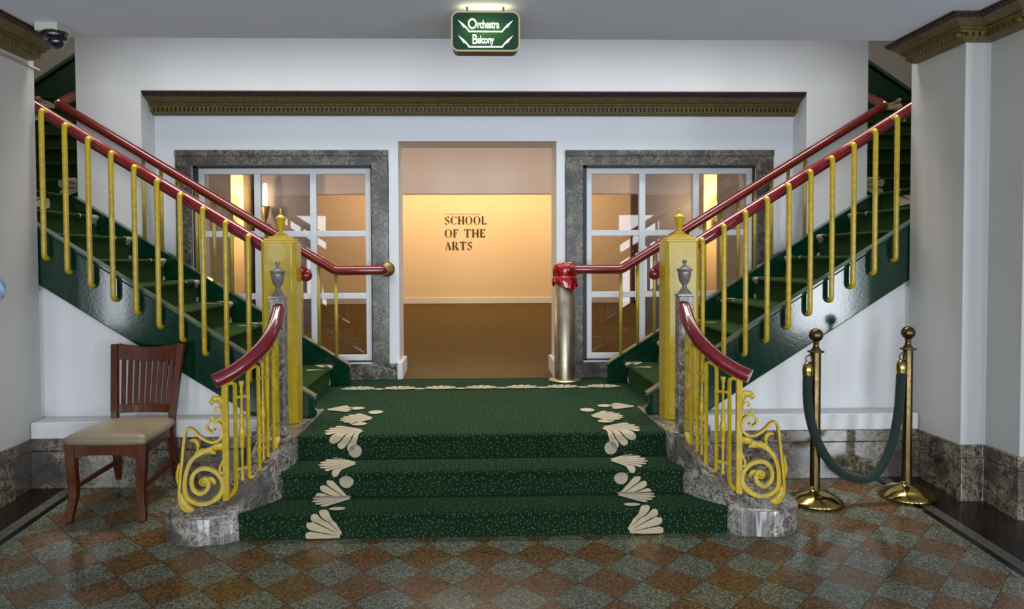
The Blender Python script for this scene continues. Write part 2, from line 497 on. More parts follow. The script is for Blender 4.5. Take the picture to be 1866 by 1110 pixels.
XW, XJ = 2.88, 3.03        # wall and the outward step in it
for S, side in ((-1, 'left'), (1, 'right')):
    b = MB(S)
    pl = [(XW, 4.935), (XW, 4.385), (XJ, 4.385), (XJ, 4.10), (7.4, 4.10), (7.4, 4.25), (XJ + 0.15, 4.25), (XJ + 0.15, 4.55), (XJ + 0.05, 4.55), (XJ + 0.05, 4.85), (5.4, 4.85), (5.4, 4.935)]
    b.prism(pl, -0.35, ZC, 'z')
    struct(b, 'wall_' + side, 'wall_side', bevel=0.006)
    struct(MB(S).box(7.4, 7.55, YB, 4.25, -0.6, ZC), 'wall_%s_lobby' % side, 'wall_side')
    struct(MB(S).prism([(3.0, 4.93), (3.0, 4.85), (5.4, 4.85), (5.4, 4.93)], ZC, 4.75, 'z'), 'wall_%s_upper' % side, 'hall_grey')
    # marble base following the wall: upper band and lower slabs
    base = [(XW - 0.006, 4.80), (XW - 0.006, 4.365), (XJ - 0.02, 4.365), (XJ - 0.02, 4.08), (7.4, 4.08), (7.4, 4.12), (XJ + 0.03, 4.12), (XJ + 0.03, 4.42), (XW + 0.03, 4.42), (XW + 0.03, 4.80)]
    b = MB(S).prism(base, -0.3, 0.283, 'z')
    b2 = [(x - (0.005 if x < 7 and x in (XW - 0.006, XJ - 0.02) else 0), y) for x, y in base]
    b.prism(b2, 0.287, 0.363, 'z')
    struct(b, 'baseboard_' + side, 'marble_base', bevel=0.004)
    # ledge and its marble base under the flight
    b = MB(S).box(1.25, XW - 0.005, 4.80, 5.0, 0.363, 0.466)
    struct(b, 'trim_ledge_' + side, 'wall_white', bevel=0.004)
    b = MB(S).box(1.25, XW - 0.005, 4.795, 5.0, -0.1, 0.283).box(1.25, XW - 0.005, 4.79, 5.0, 0.287, 0.363)
    struct(b, 'baseboard_front_' + side, 'marble_base', bevel=0.003)
    # wall under the flight
    struct(MB(S).prism([(1.25, 0.3), (3.1, 0.3), (3.1, 1.5), (1.25, 0.40)], 5.0, 5.06, 'y').prism([(XW + 0.02, 4.94), (XW + 0.08, 4.94), (XW + 0.08, 5.0), (XW + 0.02, 5.0)], 0.1, 1.3, 'z'), 'wall_under_stair_' + side, 'wall_white')
    # outer and far walls of the stair hall
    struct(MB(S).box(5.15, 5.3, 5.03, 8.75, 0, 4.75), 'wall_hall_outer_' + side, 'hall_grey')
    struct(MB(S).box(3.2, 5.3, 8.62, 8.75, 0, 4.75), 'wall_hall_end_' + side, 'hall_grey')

# lobby street wall with its glazed openings (behind the photographer)
xs = -7.4; k = 1
b = MB()
for sx, sw, s0, s1, p in STREET:
    b.box(xs, sx - sw / 2, YB - 0.1, YB, -0.6, ZC); b.box(sx - sw / 2, sx + sw / 2, YB - 0.1, YB, s1, ZC)
    b.box(sx - sw / 2, sx + sw / 2, YB - 0.1, YB, -0.6, s0); xs = sx + sw / 2
b.box(xs, 7.4, YB - 0.1, YB, -0.6, ZC)
struct(b, 'wall_back', 'wall_side')
for k, (sx, sw, s0, s1, p) in enumerate(STREET):
    b = MB(); w = 0.05
    for (a0, a1, c0, c1) in ((sx - sw / 2, sx - sw / 2 + w, s0, s1), (sx + sw / 2 - w, sx + sw / 2, s0, s1), (sx - sw / 2, sx + sw / 2, s0, s0 + w), (sx - sw / 2, sx + sw / 2, s1 - w, s1), (sx - sw / 2, sx + sw / 2, (s0 + s1) / 2 + 0.3, (s0 + s1) / 2 + 0.34)):
        b.box(a0, a1, YB - 0.08, YB - 0.03, c0, c1)
    struct(b, 'window_%d' % (k + 3), 'white_frame')

# beam wall (front plane of the alcove)
YW, YA, YD = 6.31, 6.58, 7.0
b = MB(); b.prism([(-3.33, ZL - 0.1), (-3.33, 4.75), (3.33, 4.75), (3.33, ZL - 0.1), (2.80, ZL - 0.1), (2.80, 2.905), (-2.80, 2.905), (-2.80, ZL - 0.1)], YW, YA + 0.02, 'y')
struct(b, 'wall_beam', 'wall_white', bevel=0.004)
# alcove wall with door and two windows
DX0, DX1, DZ = -0.702, 0.690, 2.53
WX = [(-2.49, -0.935), (0.925, 2.47)]; WZ0, WZ1 = 0.585, 2.318
b = MB()
cuts = [(-3.33, WX[0][0]), (WX[0][1], DX0), (DX1, WX[1][0]), (WX[1][1], 3.33)]
for a, c in cuts: b.box(a, c, YA, YD, 0.3, 3.4)
for a, c in WX: b.box(a, c, YA, YD, 0.3, WZ0).box(a, c, YA, YD, WZ1, 3.4)
b.box(DX0, DX1, YA, YD, DZ, 3.4)
struct(b, 'wall_alcove', 'wall_cool')
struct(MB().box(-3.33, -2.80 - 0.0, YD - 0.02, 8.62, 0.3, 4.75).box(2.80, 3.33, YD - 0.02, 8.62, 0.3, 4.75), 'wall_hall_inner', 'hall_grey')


# cornice profile: out from wall (d) and z, top first
def cornice(b, path, ztop, h, proj, dz=1, ds=0.0365):
    """path: (x,y) list along the wall, projecting to the left of travel direction"""
    P = [Vector((p[0], p[1], 0)) for p in path]; n = len(P); nrm = []
    for i in range(n):
        ds_ = []
        if i > 0: ds_.append((P[i] - P[i - 1]).normalized())
        if i < n - 1: ds_.append((P[i + 1] - P[i]).normalized())
        ns = [Vector((-d.y, d.x, 0)) for d in ds_]
        if len(ns) == 1: nrm.append(ns[0])
        else:
            s_ = ns[0] + ns[1]; nrm.append(s_ / max(0.3, s_.length_squared / 2))
    prof = [(0, 1, 0), (1.0, 1, 0), (1.0, .93, 1), (.96, .90, 1), (.93, .84, 1), (.88, .78, 1), (.86, .76, 0), (.78, .73, 0), (.66, .66, 0), (.56, .59, 0), (.50, .53, 0), (.52, .50, 0), (.52, .45, 0), (.46, .44, 0), (.44, .41, 0), (.25, .41, 0), (.24, .16, 0), (.34, .15, 0), (.34, .11, 0), (.25, .09, 0), (.20, .05, 0), (.16, 0, 0), (0, 0, 0)]
    k = len(prof); vs = []
    for i in range(n):
        for (d, z, m_) in prof: v = P[i] + nrm[i] * (d * proj); vs.append((v.x, v.y, ztop - h + z * h))
    fs = []; base = len(b.v)
    b.add(vs, [])
    for i in range(n - 1):
        for j in range(k - 1):
            b.f.append((base + i * k + j, base + i * k + j + 1, base + (i + 1) * k + j + 1, base + (i + 1) * k + j))
            b.m.append(1 if 1 <= j <= 5 else 0); b.sm.append(False)
    for i in (0, n - 1): b.f.append(tuple(base + i * k + j for j in range(k))); b.m.append(0); b.sm.append(False)
    # dentil fret: blocks along each run
    for i in range(n - 1):
        a = P[i] + nrm[i] * (0.24 * proj); c = P[i + 1] + nrm[i + 1] * (0.24 * proj); L = (c - a).length
        d = (c - a).normalized(); q = Vector((-d.y, d.x, 0)); cnt = max(1, int(L / ds)); st = L / cnt
        for e in range(cnt):
            o = a + d * (st * (e + 0.2)); w = d * (st * 0.56); t = q * (0.15 * proj)
            z0, z1 = ztop - h + .15 * h, ztop - h + .41 * h
            vs = [o, o + w, o + w + t, o + t]
            b.add([(v.x, v.y, z0) for v in vs] + [(v.x, v.y, z1) for v in vs], [(0, 3, 2, 1), (4, 5, 6, 7), (0, 1, 5, 4), (1, 2, 6, 5), (2, 3, 7, 6), (3, 0, 4, 7)], 0)
    for i in range(n - 1):
        a = P[i] + nrm[i] * (0.24 * proj); c = P[i + 1] + nrm[i + 1] * (0.24 * proj); a2 = P[i] + nrm[i] * (0.385 * proj); c2 = P[i + 1] + nrm[i + 1] * (0.385 * proj)
        z0, z1 = ztop - h + .335 * h, ztop - h + .412 * h
        b.add([(v.x, v.y, z0) for v in (a, c, c2, a2)] + [(v.x, v.y, z1) for v in (a, c, c2, a2)], [(0, 3, 2, 1), (4, 5, 6, 7), (0, 1, 5, 4), (1, 2, 6, 5), (2, 3, 7, 6), (3, 0, 4, 7)], 0)
    # egg moulding beads
    for i in range(n - 1):
        a = P[i] + nrm[i] * (0.95 * proj); c = P[i + 1] + nrm[i + 1] * (0.95 * proj); L = (c - a).length
        d = (c - a).normalized(); q = Vector((-d.y, d.x, 0)); cnt = max(1, int(L / (ds * 0.9))); st = L / cnt
        for e in range(cnt):
            o = a + d * (st * (e + 0.5)); r_ = st * 0.38; z = ztop - h + .86 * h
            vs = [o + d * r_, o + q * 0.012, o - d * r_, o - q * 0.01]
            b.add([(v.x, v.y, z) for v in vs] + [(o.x + q.x * 0.004, o.y + q.y * 0.004, z + h * .06), (o.x + q.x * 0.004, o.y + q.y * 0.004, z - h * .07)],
                  [(0, 1, 4), (1, 2, 4), (2, 3, 4), (3, 0, 4), (1, 0, 5), (2, 1, 5), (3, 2, 5), (0, 3, 5)], 1, True)


b = MB(); cornice(b, [(2.80, YA), (-2.80, YA)], 2.905, 0.160, 0.262)
struct(b, 'trim_1', ['cornice_gold', 'cornice_red'])
for S, nm in ((-1, 'trim_2'), (1, 'trim_3')):
    b = MB(S)
    cornice(b, [(7.4, 4.10), (XJ, 4.10), (XJ, 4.385), (XW, 4.385), (XW, 4.87)], ZC, 0.115, 0.225, ds=0.036)
    struct(b, nm, ['cornice_gold', 'cornice_red'])

# window surrounds and windows
for k, (a, c) in enumerate(WX):
    w = thing('window_%d' % (k + 1), '', 'window', ((a + c) / 2, YA, WZ0)); del w['label']; del w['category']; w['kind'] = 'structure'
    oa, oc = (a - 0.135, c + 0.145) if k == 0 else (a - 0.155, c + 0.15)
    b = MB().box(oa, oc, 6.555, YA, WZ1, 2.445).box(oa, a, 6.555, YA, WZ0 - 0.01, WZ1).box(c, oc, 6.555, YA, WZ0 - 0.01, WZ1)
    b.box(oa - 0.004, oc + 0.004, 6.548, YA, 2.395, 2.449)
    b.build('marble_surround', 'marble_dark', w, bevel=0.006)
    b = MB()
    for x0, x1, z0, z1 in ((a, a + 0.035, WZ0, WZ1), (c - 0.012, c, WZ0, WZ1), (a, c, WZ1 - 0.02, WZ1), (a, c, WZ0 - 0.001, WZ0 + 0.012)): b.box(x0, x1, 6.60, 6.74, z0, z1)
    b.build('dark_liner', 'liner', w)
    fx0, fx1, f0, f1 = a + 0.035, c - 0.012, WZ0 + 0.012, WZ1 - 0.02
    b = MB(); YF0, YF1 = 6.635, 6.69
    fw = 0.05; b.box(fx0, fx0 + fw, YF0, YF1, f0, f1).box(fx1 - fw, fx1, YF0, YF1, f0, f1)
    b.box(fx0 + fw, fx1 - fw, YF0, YF1, f0, f0 + fw).box(fx0 + fw, fx1 - fw, YF0, YF1, f1 - fw, f1)
    cw = (fx1 - fx0 - 2 * fw - 2 * 0.055) / 3; ch = (f1 - f0 - 2 * fw - 2 * 0.052) / 3
    b.build('window_frame', 'white_frame', w, bevel=0.004)
    b = MB()
    for i in (1, 2): x = fx0 + fw + i * cw + (i - 1) * 0.055; b.box(x, x + 0.055, YF0 + 0.004, YF1, f0 + fw, f1 - fw)
    for i in (1, 2):
        z = f0 + fw + i * ch + (i - 1) * 0.052
        for j in range(3): x = fx0 + fw + j * (cw + 0.055); b.box(x, x + cw, YF0 + 0.006, YF1 - 0.002, z, z + 0.052)
    b.build('muntin', 'white_frame', w, bevel=0.003)
    for i in range(3):
        for j in range(3):
            x = fx0 + fw + i * (cw + 0.055); z = f0 + fw + j * (ch + 0.052)
            MB().box(x - 0.004, x + cw + 0.004, 6.66, 6.664, z - 0.004, z + ch + 0.004).build('pane', 'pane_glass', w)

# marble plinth of the alcove and white skirting in the door reveal
struct(MB().box(-2.80, DX0 - 0.02, 6.535, YA, ZL, 0.578).box(DX1 + 0.02, 2.80, 6.535, YA, ZL, 0.578), 'baseboard_alcove', 'marble_grey', bevel=0.004)
struct(MB().box(DX0 - 0.018, DX0 + 0.03, 6.53, YD, ZL, 0.59), 'baseboard_door_left', 'wall_white', bevel=0.006)
struct(MB().box(DX1 - 0.03, DX1 + 0.018, 6.53, YD, ZL, 0.59), 'baseboard_door_right', 'wall_white', bevel=0.006)

# ------------------------------------------------------------------ foyer beyond the doorway
YE = 12.5


def gz(y): return ZL + max(0, y - 6.6) * 0.0515


b = MB(); b.prism([(6.56, 0.1), (6.56, ZL + 0.002), (6.62, ZL + 0.002), (YE + 0.1, gz(YE + 0.1)), (YE + 0.1, 0.1)], -5.5, 5.5, 'x')
struct(b, 'floor_foyer', 'carpet_brown')
struct(MB().box(-5.5, 5.5, YE, YE + 0.1, 0.3, 3.6), 'wall_foyer_end', 'foyer_warm')
struct(MB().box(-5.5, 5.5, 8.75, YE + 0.1, 3.5, 3.6).box(-3.3, 3.3, YD, 8.75, 3.5, 3.6), 'ceiling_foyer', 'foyer_ceiling')
struct(MB().box(-5.6, -5.5, 8.75, YE + 0.1, 0.3, 3.6).box(5.5, 5.6, 8.75, YE + 0.1, 0.3, 3.6), 'wall_foyer_side', 'foyer_dark')
struct(MB().box(-2.10, 2.16, 9.6, 9.75, 2.325, 3.5), 'wall_foyer_header', 'foyer_header', bevel=0.01)
struct(MB().box(-2.76, -2.10, 9.5, 9.85, 0.4, 3.5).box(2.16, 2.80, 9.5, 9.85, 0.4, 3.5), 'wall_foyer_pier', 'foyer_grey', bevel=0.01)
struct(MB().box(-5.5, -2.76, 9.7, 9.85, 0.4, 3.5).box(2.80, 5.5, 9.7, 9.85, 0.4, 3.5), 'wall_foyer_screen', 'foyer_dark')
struct(MB().box(-5.5, 5.5, YE - 0.02, YE, gz(YE), gz(YE) + 0.10), 'baseboard_foyer', 'wall_white', bevel=0.005)
for S in (-1, 1):
    struct(MB(S).box(2.86, 3.20, 9.3, 9.7, 0.5, 3.5), 'trim_warm_pilaster', 'foyer_warm', bevel=0.01)
# dark door standing in the warm foyer, seen through the right-hand window
d = thing('foyer_door', 'dark door leaf against the warm wall, seen through right-hand window', 'door', (2.75, YE - 0.05, gz(YE)))
dl = MB().box(2.62, 2.86, YE - 0.09, YE - 0.03, gz(YE), 2.62).build('door_leaf', 'foyer_dark', d, bevel=0.01)
MB().ball((2.66, YE - 0.11, 1.6), 0.03).build('door_knob', 'brass_dull', dl)

# sconces
for S, lab in ((-1, 'brass wall sconce glowing behind the left-hand window'), (1, 'brass wall sconce glowing behind the right-hand window')):
    sx = 3.02 * S
    s = thing('wall_sconce', lab, 'lamp', (sx, 9.3, 1.95), 'sconces beyond the windows')
    bp = MB().lathe([(0, 0), (0.05, 0), (0.06, 0.02), (0.03, 0.05), (0.0, 0.05)], (0, 0, 0)).build('backplate', 'brass_dull', s)
    bp.rotation_euler = (radians(90), 0, 0); bp.location = (0, 0, 0)
    MB().tube(round_corners([(sx, 9.28, 1.95), (sx, 9.16, 1.92), (sx, 9.14, 2.02)], 0.04), 0.012).build('arm', 'brass_dull', s)
    MB().lathe([(0.0, 0), (0.03, 0.0), (0.045, 0.03), (0.02, 0.05)], (sx, 9.14, 2.0)).build('cup', 'brass_dull', s)
    MB().lathe([(0.02, 0), (0.05, 0.03), (0.062, 0.09), (0.05, 0.15), (0.02, 0.19), (0, 0.20)], (sx, 9.14, 2.04)).build('lamp_shade', 'lamp_glass', s)
    point('sconce_lamp', (sx, 9.02, 2.16), 22, (1.0, 0.66, 0.28), 0.05)
for i, (tx_, ty_, lab) in enumerate(((-3.36, 9.36, 'glowing torch lamp at the left edge of the left-hand window'), (-2.62, 9.38, 'glowing torch lamp on the grey pier in left-hand window'), (3.38, 9.36, 'glowing torch lamp at the right edge of the right-hand window'))):
    s = thing('torch_lamp', lab, 'lamp', (tx_, ty_, 1.8), 'torch lamps beyond the windows')
    MB().lathe([(0, 0), (0.012, 0.0), (0.014, 0.12), (0.03, 0.16), (0.055, 0.28), (0.055, 0.30), (0, 0.30)], (tx_, ty_, 1.86)).build('torch_cup', 'brass_dull', s)
    MB().lathe([(0.05, 0), (0.075, 0.03), (0.08, 0.08), (0.06, 0.14), (0.03, 0.20), (0, 0.22)] if i != 1 else [(0.02, 0), (0.028, 0.05), (0.03, 0.2), (0.02, 0.3), (0, 0.31)], (tx_, ty_, 2.14)).build('lamp_shade', 'lamp_glass', s)
    MB().tube([(tx_, ty_ + 0.02, 1.90), (tx_, 9.5 if i == 1 else 9.7, 1.95)], 0.01).build('arm', 'brass_dull', s)


def text(name, s, loc, size, m, parent, rot=(radians(90), 0, 0), sx=1.0, ext=0.002, off=0.0, align='LEFT', spacing=1.0):
    cu = bpy.data.curves.new(name, 'FONT'); cu.body = s; cu.size = size; cu.extrude = ext; cu.offset = off; cu.align_x = align
    cu.space_character = spacing; cu.materials.append(MATS[m])
    tmp = bpy.data.objects.new(name, cu); COL.objects.link(tmp)
    dg = bpy.context.evaluated_depsgraph_get(); dg.update()
    me = bpy.data.meshes.new_from_object(tmp.evaluated_get(dg)); me.name = name
    bpy.data.objects.remove(tmp); bpy.data.curves.remove(cu)
    me.transform(Matrix.Rotation(rot[0], 4, 'X') @ Matrix.Diagonal((sx, 1, 1, 1)))
    if not me.materials: me.materials.append(MATS[m])
    o = bpy.data.objects.new(name, me); COL.objects.link(o)
    o.parent = parent; o.location = Vector(loc) - world_loc(parent)
    return o


for S, tx_ in ((-1, -3.50), (1, 3.28)):
    s = thing('hall_sign', 'tan number panel seen through the %s window' % ('left-hand' if S < 0 else 'right-hand'), 'sign', (tx_ + 0.11, 9.69, 1.1))
    MB().box(tx_, tx_ + 0.22, 9.66, 9.69, 1.02, 2.02 if S > 0 else 1.98).build('panel', 'tan_panel', s)
    text('lettering', '2T', (tx_ + 0.04, 9.655, 1.62), 0.17, 'letter_dark', s, sx=0.8)
    MB().box(tx_, tx_ + 0.22, 9.655, 9.66, 1.46, 1.468).build('groove', 'letter_dark', s)

# ------------------------------------------------------------------ SCHOOL OF THE ARTS lettering
ws = thing('wall_lettering', 'dark serif lettering on the glowing warm end wall', 'sign', (-0.15, YE - 0.012, 1.9))


def crescent(x, w, side, t=0.30, n=12):
    """thick crescent, half an O of width w; side -1 left, +1 right (unit height)"""
    out = [(x + side * w / 2 * sin(a), 0.5 - 0.52 * cos(a)) for a in [pi * (0.03 + 0.94 * i / n) for i in range(n + 1)]]
    inn = [(x + side * (w / 2 - t * sin(a)) * sin(a) * 1.0, 0.5 - 0.50 * cos(a)) for a in [pi * (0.97 - 0.94 * i / n) for i in range(n + 1)]]
    return out + inn


def stem(x, t=0.2): return [(x - 0.03, 0), (x + t + 0.03, 0), (x + t, 0.05), (x + t, 0.95), (x + t + 0.03, 1), (x - 0.03, 1), (x, 0.95), (x, 0.05)]


G = {'O': ([crescent(0.42, 0.84, -1, 0.2), crescent(0.42, 0.84, 1, 0.2)], 0.84),
     'C': ([crescent(0.42, 0.84, -1, 0.2), [(0.50, 0.96), (0.72, 0.98), (0.74, 0.72), (0.66, 0.80)], [(0.48, 0.0), (0.70, 0.10), (0.72, 0.14), (0.5, 0.05)]], 0.76),
     'H': ([stem(0.02), stem(0.52), [(0.24, 0.47), (0.5, 0.47), (0.5, 0.52), (0.24, 0.52)]], 0.74),
     'S': ([[(0.03, 0.72), (0.12, 0.56), (0.38, 0.40), (0.44, 0.20), (0.42, 0.10), (0.52, 0.16), (0.58, 0.30), (0.52, 0.46), (0.24, 0.64), (0.16, 0.80), (0.18, 0.92), (0.06, 0.86)],
            [(0.24, 0.97), (0.50, 1.0), (0.54, 0.72), (0.42, 0.88)], [(0.03, 0.28), (0.06, 0.0), (0.32, 0.02), (0.14, 0.12)]], 0.58),
     'L': ([stem(0.04), [(0.28, 0.0), (0.56, 0.0), (0.58, 0.26), (0.48, 0.10), (0.28, 0.04)]], 0.58),
     'F': ([stem(0.04), [(0.27, 0.96), (0.56, 1.0), (0.58, 0.76), (0.46, 0.9)], [(0.28, 0.50), (0.36, 0.50), (0.42, 0.40), (0.42, 0.62), (0.36, 0.54), (0.28, 0.54)]], 0.58),
     'E': ([stem(0.04), [(0.27, 0.96), (0.56, 1.0), (0.58, 0.76), (0.46, 0.9)], [(0.28, 0.50), (0.36, 0.50), (0.42, 0.40), (0.42, 0.62), (0.36, 0.54), (0.28, 0.54)], [(0.28, 0.0), (0.58, 0.0), (0.60, 0.26), (0.48, 0.10), (0.28, 0.04)]], 0.60),
     'T': ([stem(0.30), [(0.27, 0.96), (0.02, 1.0), (0.0, 0.76), (0.10, 0.9)], [(0.53, 0.96), (0.78, 1.0), (0.80, 0.76), (0.70, 0.9)]], 0.80),
     'A': ([[(0.24, 1.02), (0.34, 1.02), (0.72, 0.0), (0.46, 0.0)], [(0.02, 0.0), (0.16, 0.0), (0.10, 0.08), (0.27, 0.70), (0.23, 0.78)]], 0.72),
     'R': ([stem(0.02), crescent(0.34, 0.56, 1, 0.18), [(0.30, 0.48), (0.50, 0.44), (0.80, 0.0), (0.54, 0.0)]], 0.78)}
# R bowl occupies only the upper half
G['R'][0][1] = [(x, 0.5 + y * 0.5) for x, y in G['R'][0][1]]
HL = 0.132
for word, x0, z0, wtot in (('SCHOOL', -0.495, 2.073, 0.695), ('OF', -0.495, 1.857, 0.225), ('THE', -0.175, 1.857, 0.355), ('ARTS', -0.485, 1.648, 0.445)):
    b = MB(); sp = 0.14; tot = sum(G[c][1] for c in word) + sp * (len(word) - 1); kx = wtot / tot; x = 0
    for c in word:
        for poly in G[c][0]: b.prism([(x0 + (x + px) * kx, z0 + pz * HL) for px, pz in poly], YE - 0.012, YE - 0.001, 'y')
        x += G[c][1] + sp
    b.build('word', 'letter_dark', ws)
text('small_line', 'UNIVERSITY OF NORTH CAROLINA', (-0.498, YE - 0.008, 2.232), 0.034, 'letter_faint', ws, sx=1.12, ext=0.001)

# ================================================================== ENTRANCE STEPS
R1 = ZL / 3
TR = 0.261
YL = YS + 2 * TR - 0.002
Yst = [YS, YS + TR, YS + 2 * TR]


class Fold:
    """unrolled carpet: s along profile -> point and normal"""
    def __init__(s, pts): # (d,z)
        s.p = [Vector((a, b_)) for a, b_ in pts]; s.l = [0]
        for a, b_ in zip(s.p, s.p[1:]): s.l.append(s.l[-1] + (b_ - a).length)
    def at(s, t):
        t = min(max(t, 0), s.l[-1] - 1e-6); i = 0
        while s.l[i + 1] < t: i += 1
        a, b_ = s.p[i], s.p[i + 1]; u = (b_ - a); L = u.length; q = a + u * ((t - s.l[i]) / L); u = u / L
        return q, Vector((-u.y, u.x))


def steps_profile(start_d, z0, runs, rise, nos=0.022, r=0.02, tail=None):
    """runs: list of tread depths; returns profile and the z list; nosing overhangs the riser"""
    pts = [(start_d, z0)]; d = start_d; z = z0
    for i, run in enumerate(runs):
        z += rise
        pts += [(d, z - 0.05), (d - nos * 0.5, z - 0.036)]
        for k in range(5):
            a = pi - pi / 2 * k / 4; pts.append((d - nos + r + r * cos(a), z - r + r * sin(a)))
        pts.append((d + run - 0.004, z)); d += run
    return pts


SUMS = 0


def fan(b, F, emb, cx, cs, ang, R, n=7, spread=110, m=1, off=0.004, clip=None, gap=0.86):
    """shell fan on unrolled carpet coordinates (cx,cs)"""
    da = radians(spread) / n
    for i in range(n):
        a = radians(ang) - radians(spread) / 2 + da * (i + 0.5)
        Rr = R * (0.90 + 0.10 * cos((i - (n - 1) / 2) * 0.5))
        rows = []
        TT = [0, .08, .16, .24, .32, .40, .48, .56, .64, .72, .80, .86, .91, .95, .98, 1.0]; N = len(TT) - 1
        for k in range(N + 1):
            t = TT[k]; r = Rr * (0.12 + 0.88 * t)
            w = r * math.tan(da / 2) * gap
            if t > 0.80: w *= sqrt(max(0.0, 1 - ((t - 0.80) / 0.2) ** 2)) * 0.98 + 0.02
            if t < 0.15: w *= 1.15
            row = []
            for q in (-1, 0, 1):
                row.append((cx + r * cos(a) - q * w * sin(a), cs + r * sin(a) + q * w * cos(a)))
            rows.append(row)
        vs = []; ok = True
        for row in rows:
            for (u, s_) in row:
                if clip:
                    s_ = min(max(s_, clip[0]), clip[1])
                    if len(clip) > 2: u = min(max(u, clip[2]), clip[3])
                vs.append(emb(F, u, s_, off))
        fs = []
        for k in range(N):
            for j in range(2): fs.append((k * 3 + j, k * 3 + j + 1, k * 3 + j + 4, k * 3 + j + 3))
        b.add(vs, fs, m)


def disc(b, F, emb, cx, cs, rx, rs, m=1, off=0.004):
    N = 18; rings = 4
    vs = [emb(F, cx, cs, off)]
    for j in range(1, rings + 1):
        for i in range(N): a = 2 * pi * i / N; vs.append(emb(F, cx + rx * j / rings * cos(a), cs + rs * j / rings * sin(a), off))
    fs = [(0, 1 + i, 1 + (i + 1) % N) for i in range(N)]
    for j in range(1, rings):
        for i in range(N):
            a = 1 + (j - 1) * N + i; a2 = 1 + (j - 1) * N + (i + 1) % N; fs.append((a, a2, a2 + N, a + N))
    b.add(vs, fs, m)


# the stone body of the steps
b = MB()
for i in range(3): b.box(-(1.2, 1.13, 1.12)[i], (1.2, 1.13, 1.12)[i], Yst[i] + 0.012, 5.0 if i < 2 else 6.555, -0.15 if i == 0 else R1 * i - 0.02, R1 * (i + 1) - 0.006)
b.box(-1.4, 1.4, 5.26, 6.555, 0.0, ZL - 0.006)
struct(b, 'floor_steps_body', 'marble_grey')
b = MB()
prof = steps_profile(YS, 0.0, [TR, TR, 6.557 - Yst[2]], R1, 0.018, 0.018)
F = Fold(prof)


def emb_y(F, u, s_, off):
    off = off * 1.8
    q, nn = F.at(s_); return (u, q.x + nn.x * off, q.y + nn.y * off)


vs = []
pts = prof
for (d_, z_) in pts:
    hw = 1.315 if d_ < Yst[0] + 0.02 else (1.19 if d_ < Yst[1] - 0.015 else (1.165 if d_ < Yst[2] - 0.04 else 1.125))
    if d_ > 6: hw = 1.27; vs += [(-1.125, 5.24, z_), (1.125, 5.24, z_), (-hw, 5.25, z_), (hw, 5.25, z_)]
    vs += [(-hw, d_, z_), (hw, d_, z_)]
b.add(vs, [(2 * i, 2 * i + 1, 2 * i + 3, 2 * i + 2) for i in range(len(vs) // 2 - 1)], 0, False)
for S in (-1, 1):
    hx = 0.762; g = lambda a: (180 - a) if S > 0 else a
    sx = lambda v: v * S
    fan(b, F, emb_y, sx(0.755), 0.012, g(152), 0.215, 4, 66, clip=(0.006, 9))
    disc(b, F, emb_y, sx(0.80), 0.195, 0.045, 0.026)
    fan(b, F, emb_y, sx(0.735), 0.375, g(180), 0.235, 7, 96)
    disc(b, F, emb_y, sx(0.785), 0.510, 0.041, 0.041, m=2)
    fan(b, F, emb_y, sx(0.735), 0.72, g(190), 0.235, 7, 104)
    disc(b, F, emb_y, sx(0.775), 0.885, 0.040, 0.040, m=2)
    fan(b, F, emb_y, sx(0.725), 1.09, g(200), 0.25, 7, 112)
    disc(b, F, emb_y, sx(0.79), 1.26, 0.05, 0.045)
    fan(b, F, emb_y, sx(0.71), 1.42, g(180), 0.23, 7, 110)
    disc(b, F, emb_y, sx(0.73), 1.62, 0.05, 0.06)
    fan(b, F, emb_y, sx(1.10), 1.72, g(12), 0.20, 4, 80, clip=(0, 9, -1.105, 1.105))
    disc(b, F, emb_y, sx(0.88), 1.76, 0.055, 0.05)
s6 = lambda y: F.l[-1] - (6.553 - y)
for i in range(7):
    x = -0.985 + 0.332 * i
    fan(b, F, emb_y, x, s6(5.99), 90, 0.175, 7, 150)
    if i < 6: disc(b, F, emb_y, x + 0.166, s6(6.03), 0.055, 0.035)
o = b.build('step_carpet', ['carpet_green', 'cream_pile', 'speckled_pile'])
tag(o, 'dark green speckled carpet with cream shells covering the three central steps and landing', 'carpet')

# landing floor beyond (under and beside)
for S, side in ((-1, 'left'), (1, 'right')):
    # marble block at the foot of the flight
    b = MB(S).box(1.108, 1.43, 4.605, 5.25, 0.0, 0.447)
    struct(b, 'trim_marble_block_' + side, 'marble_cheek', bevel=0.006)

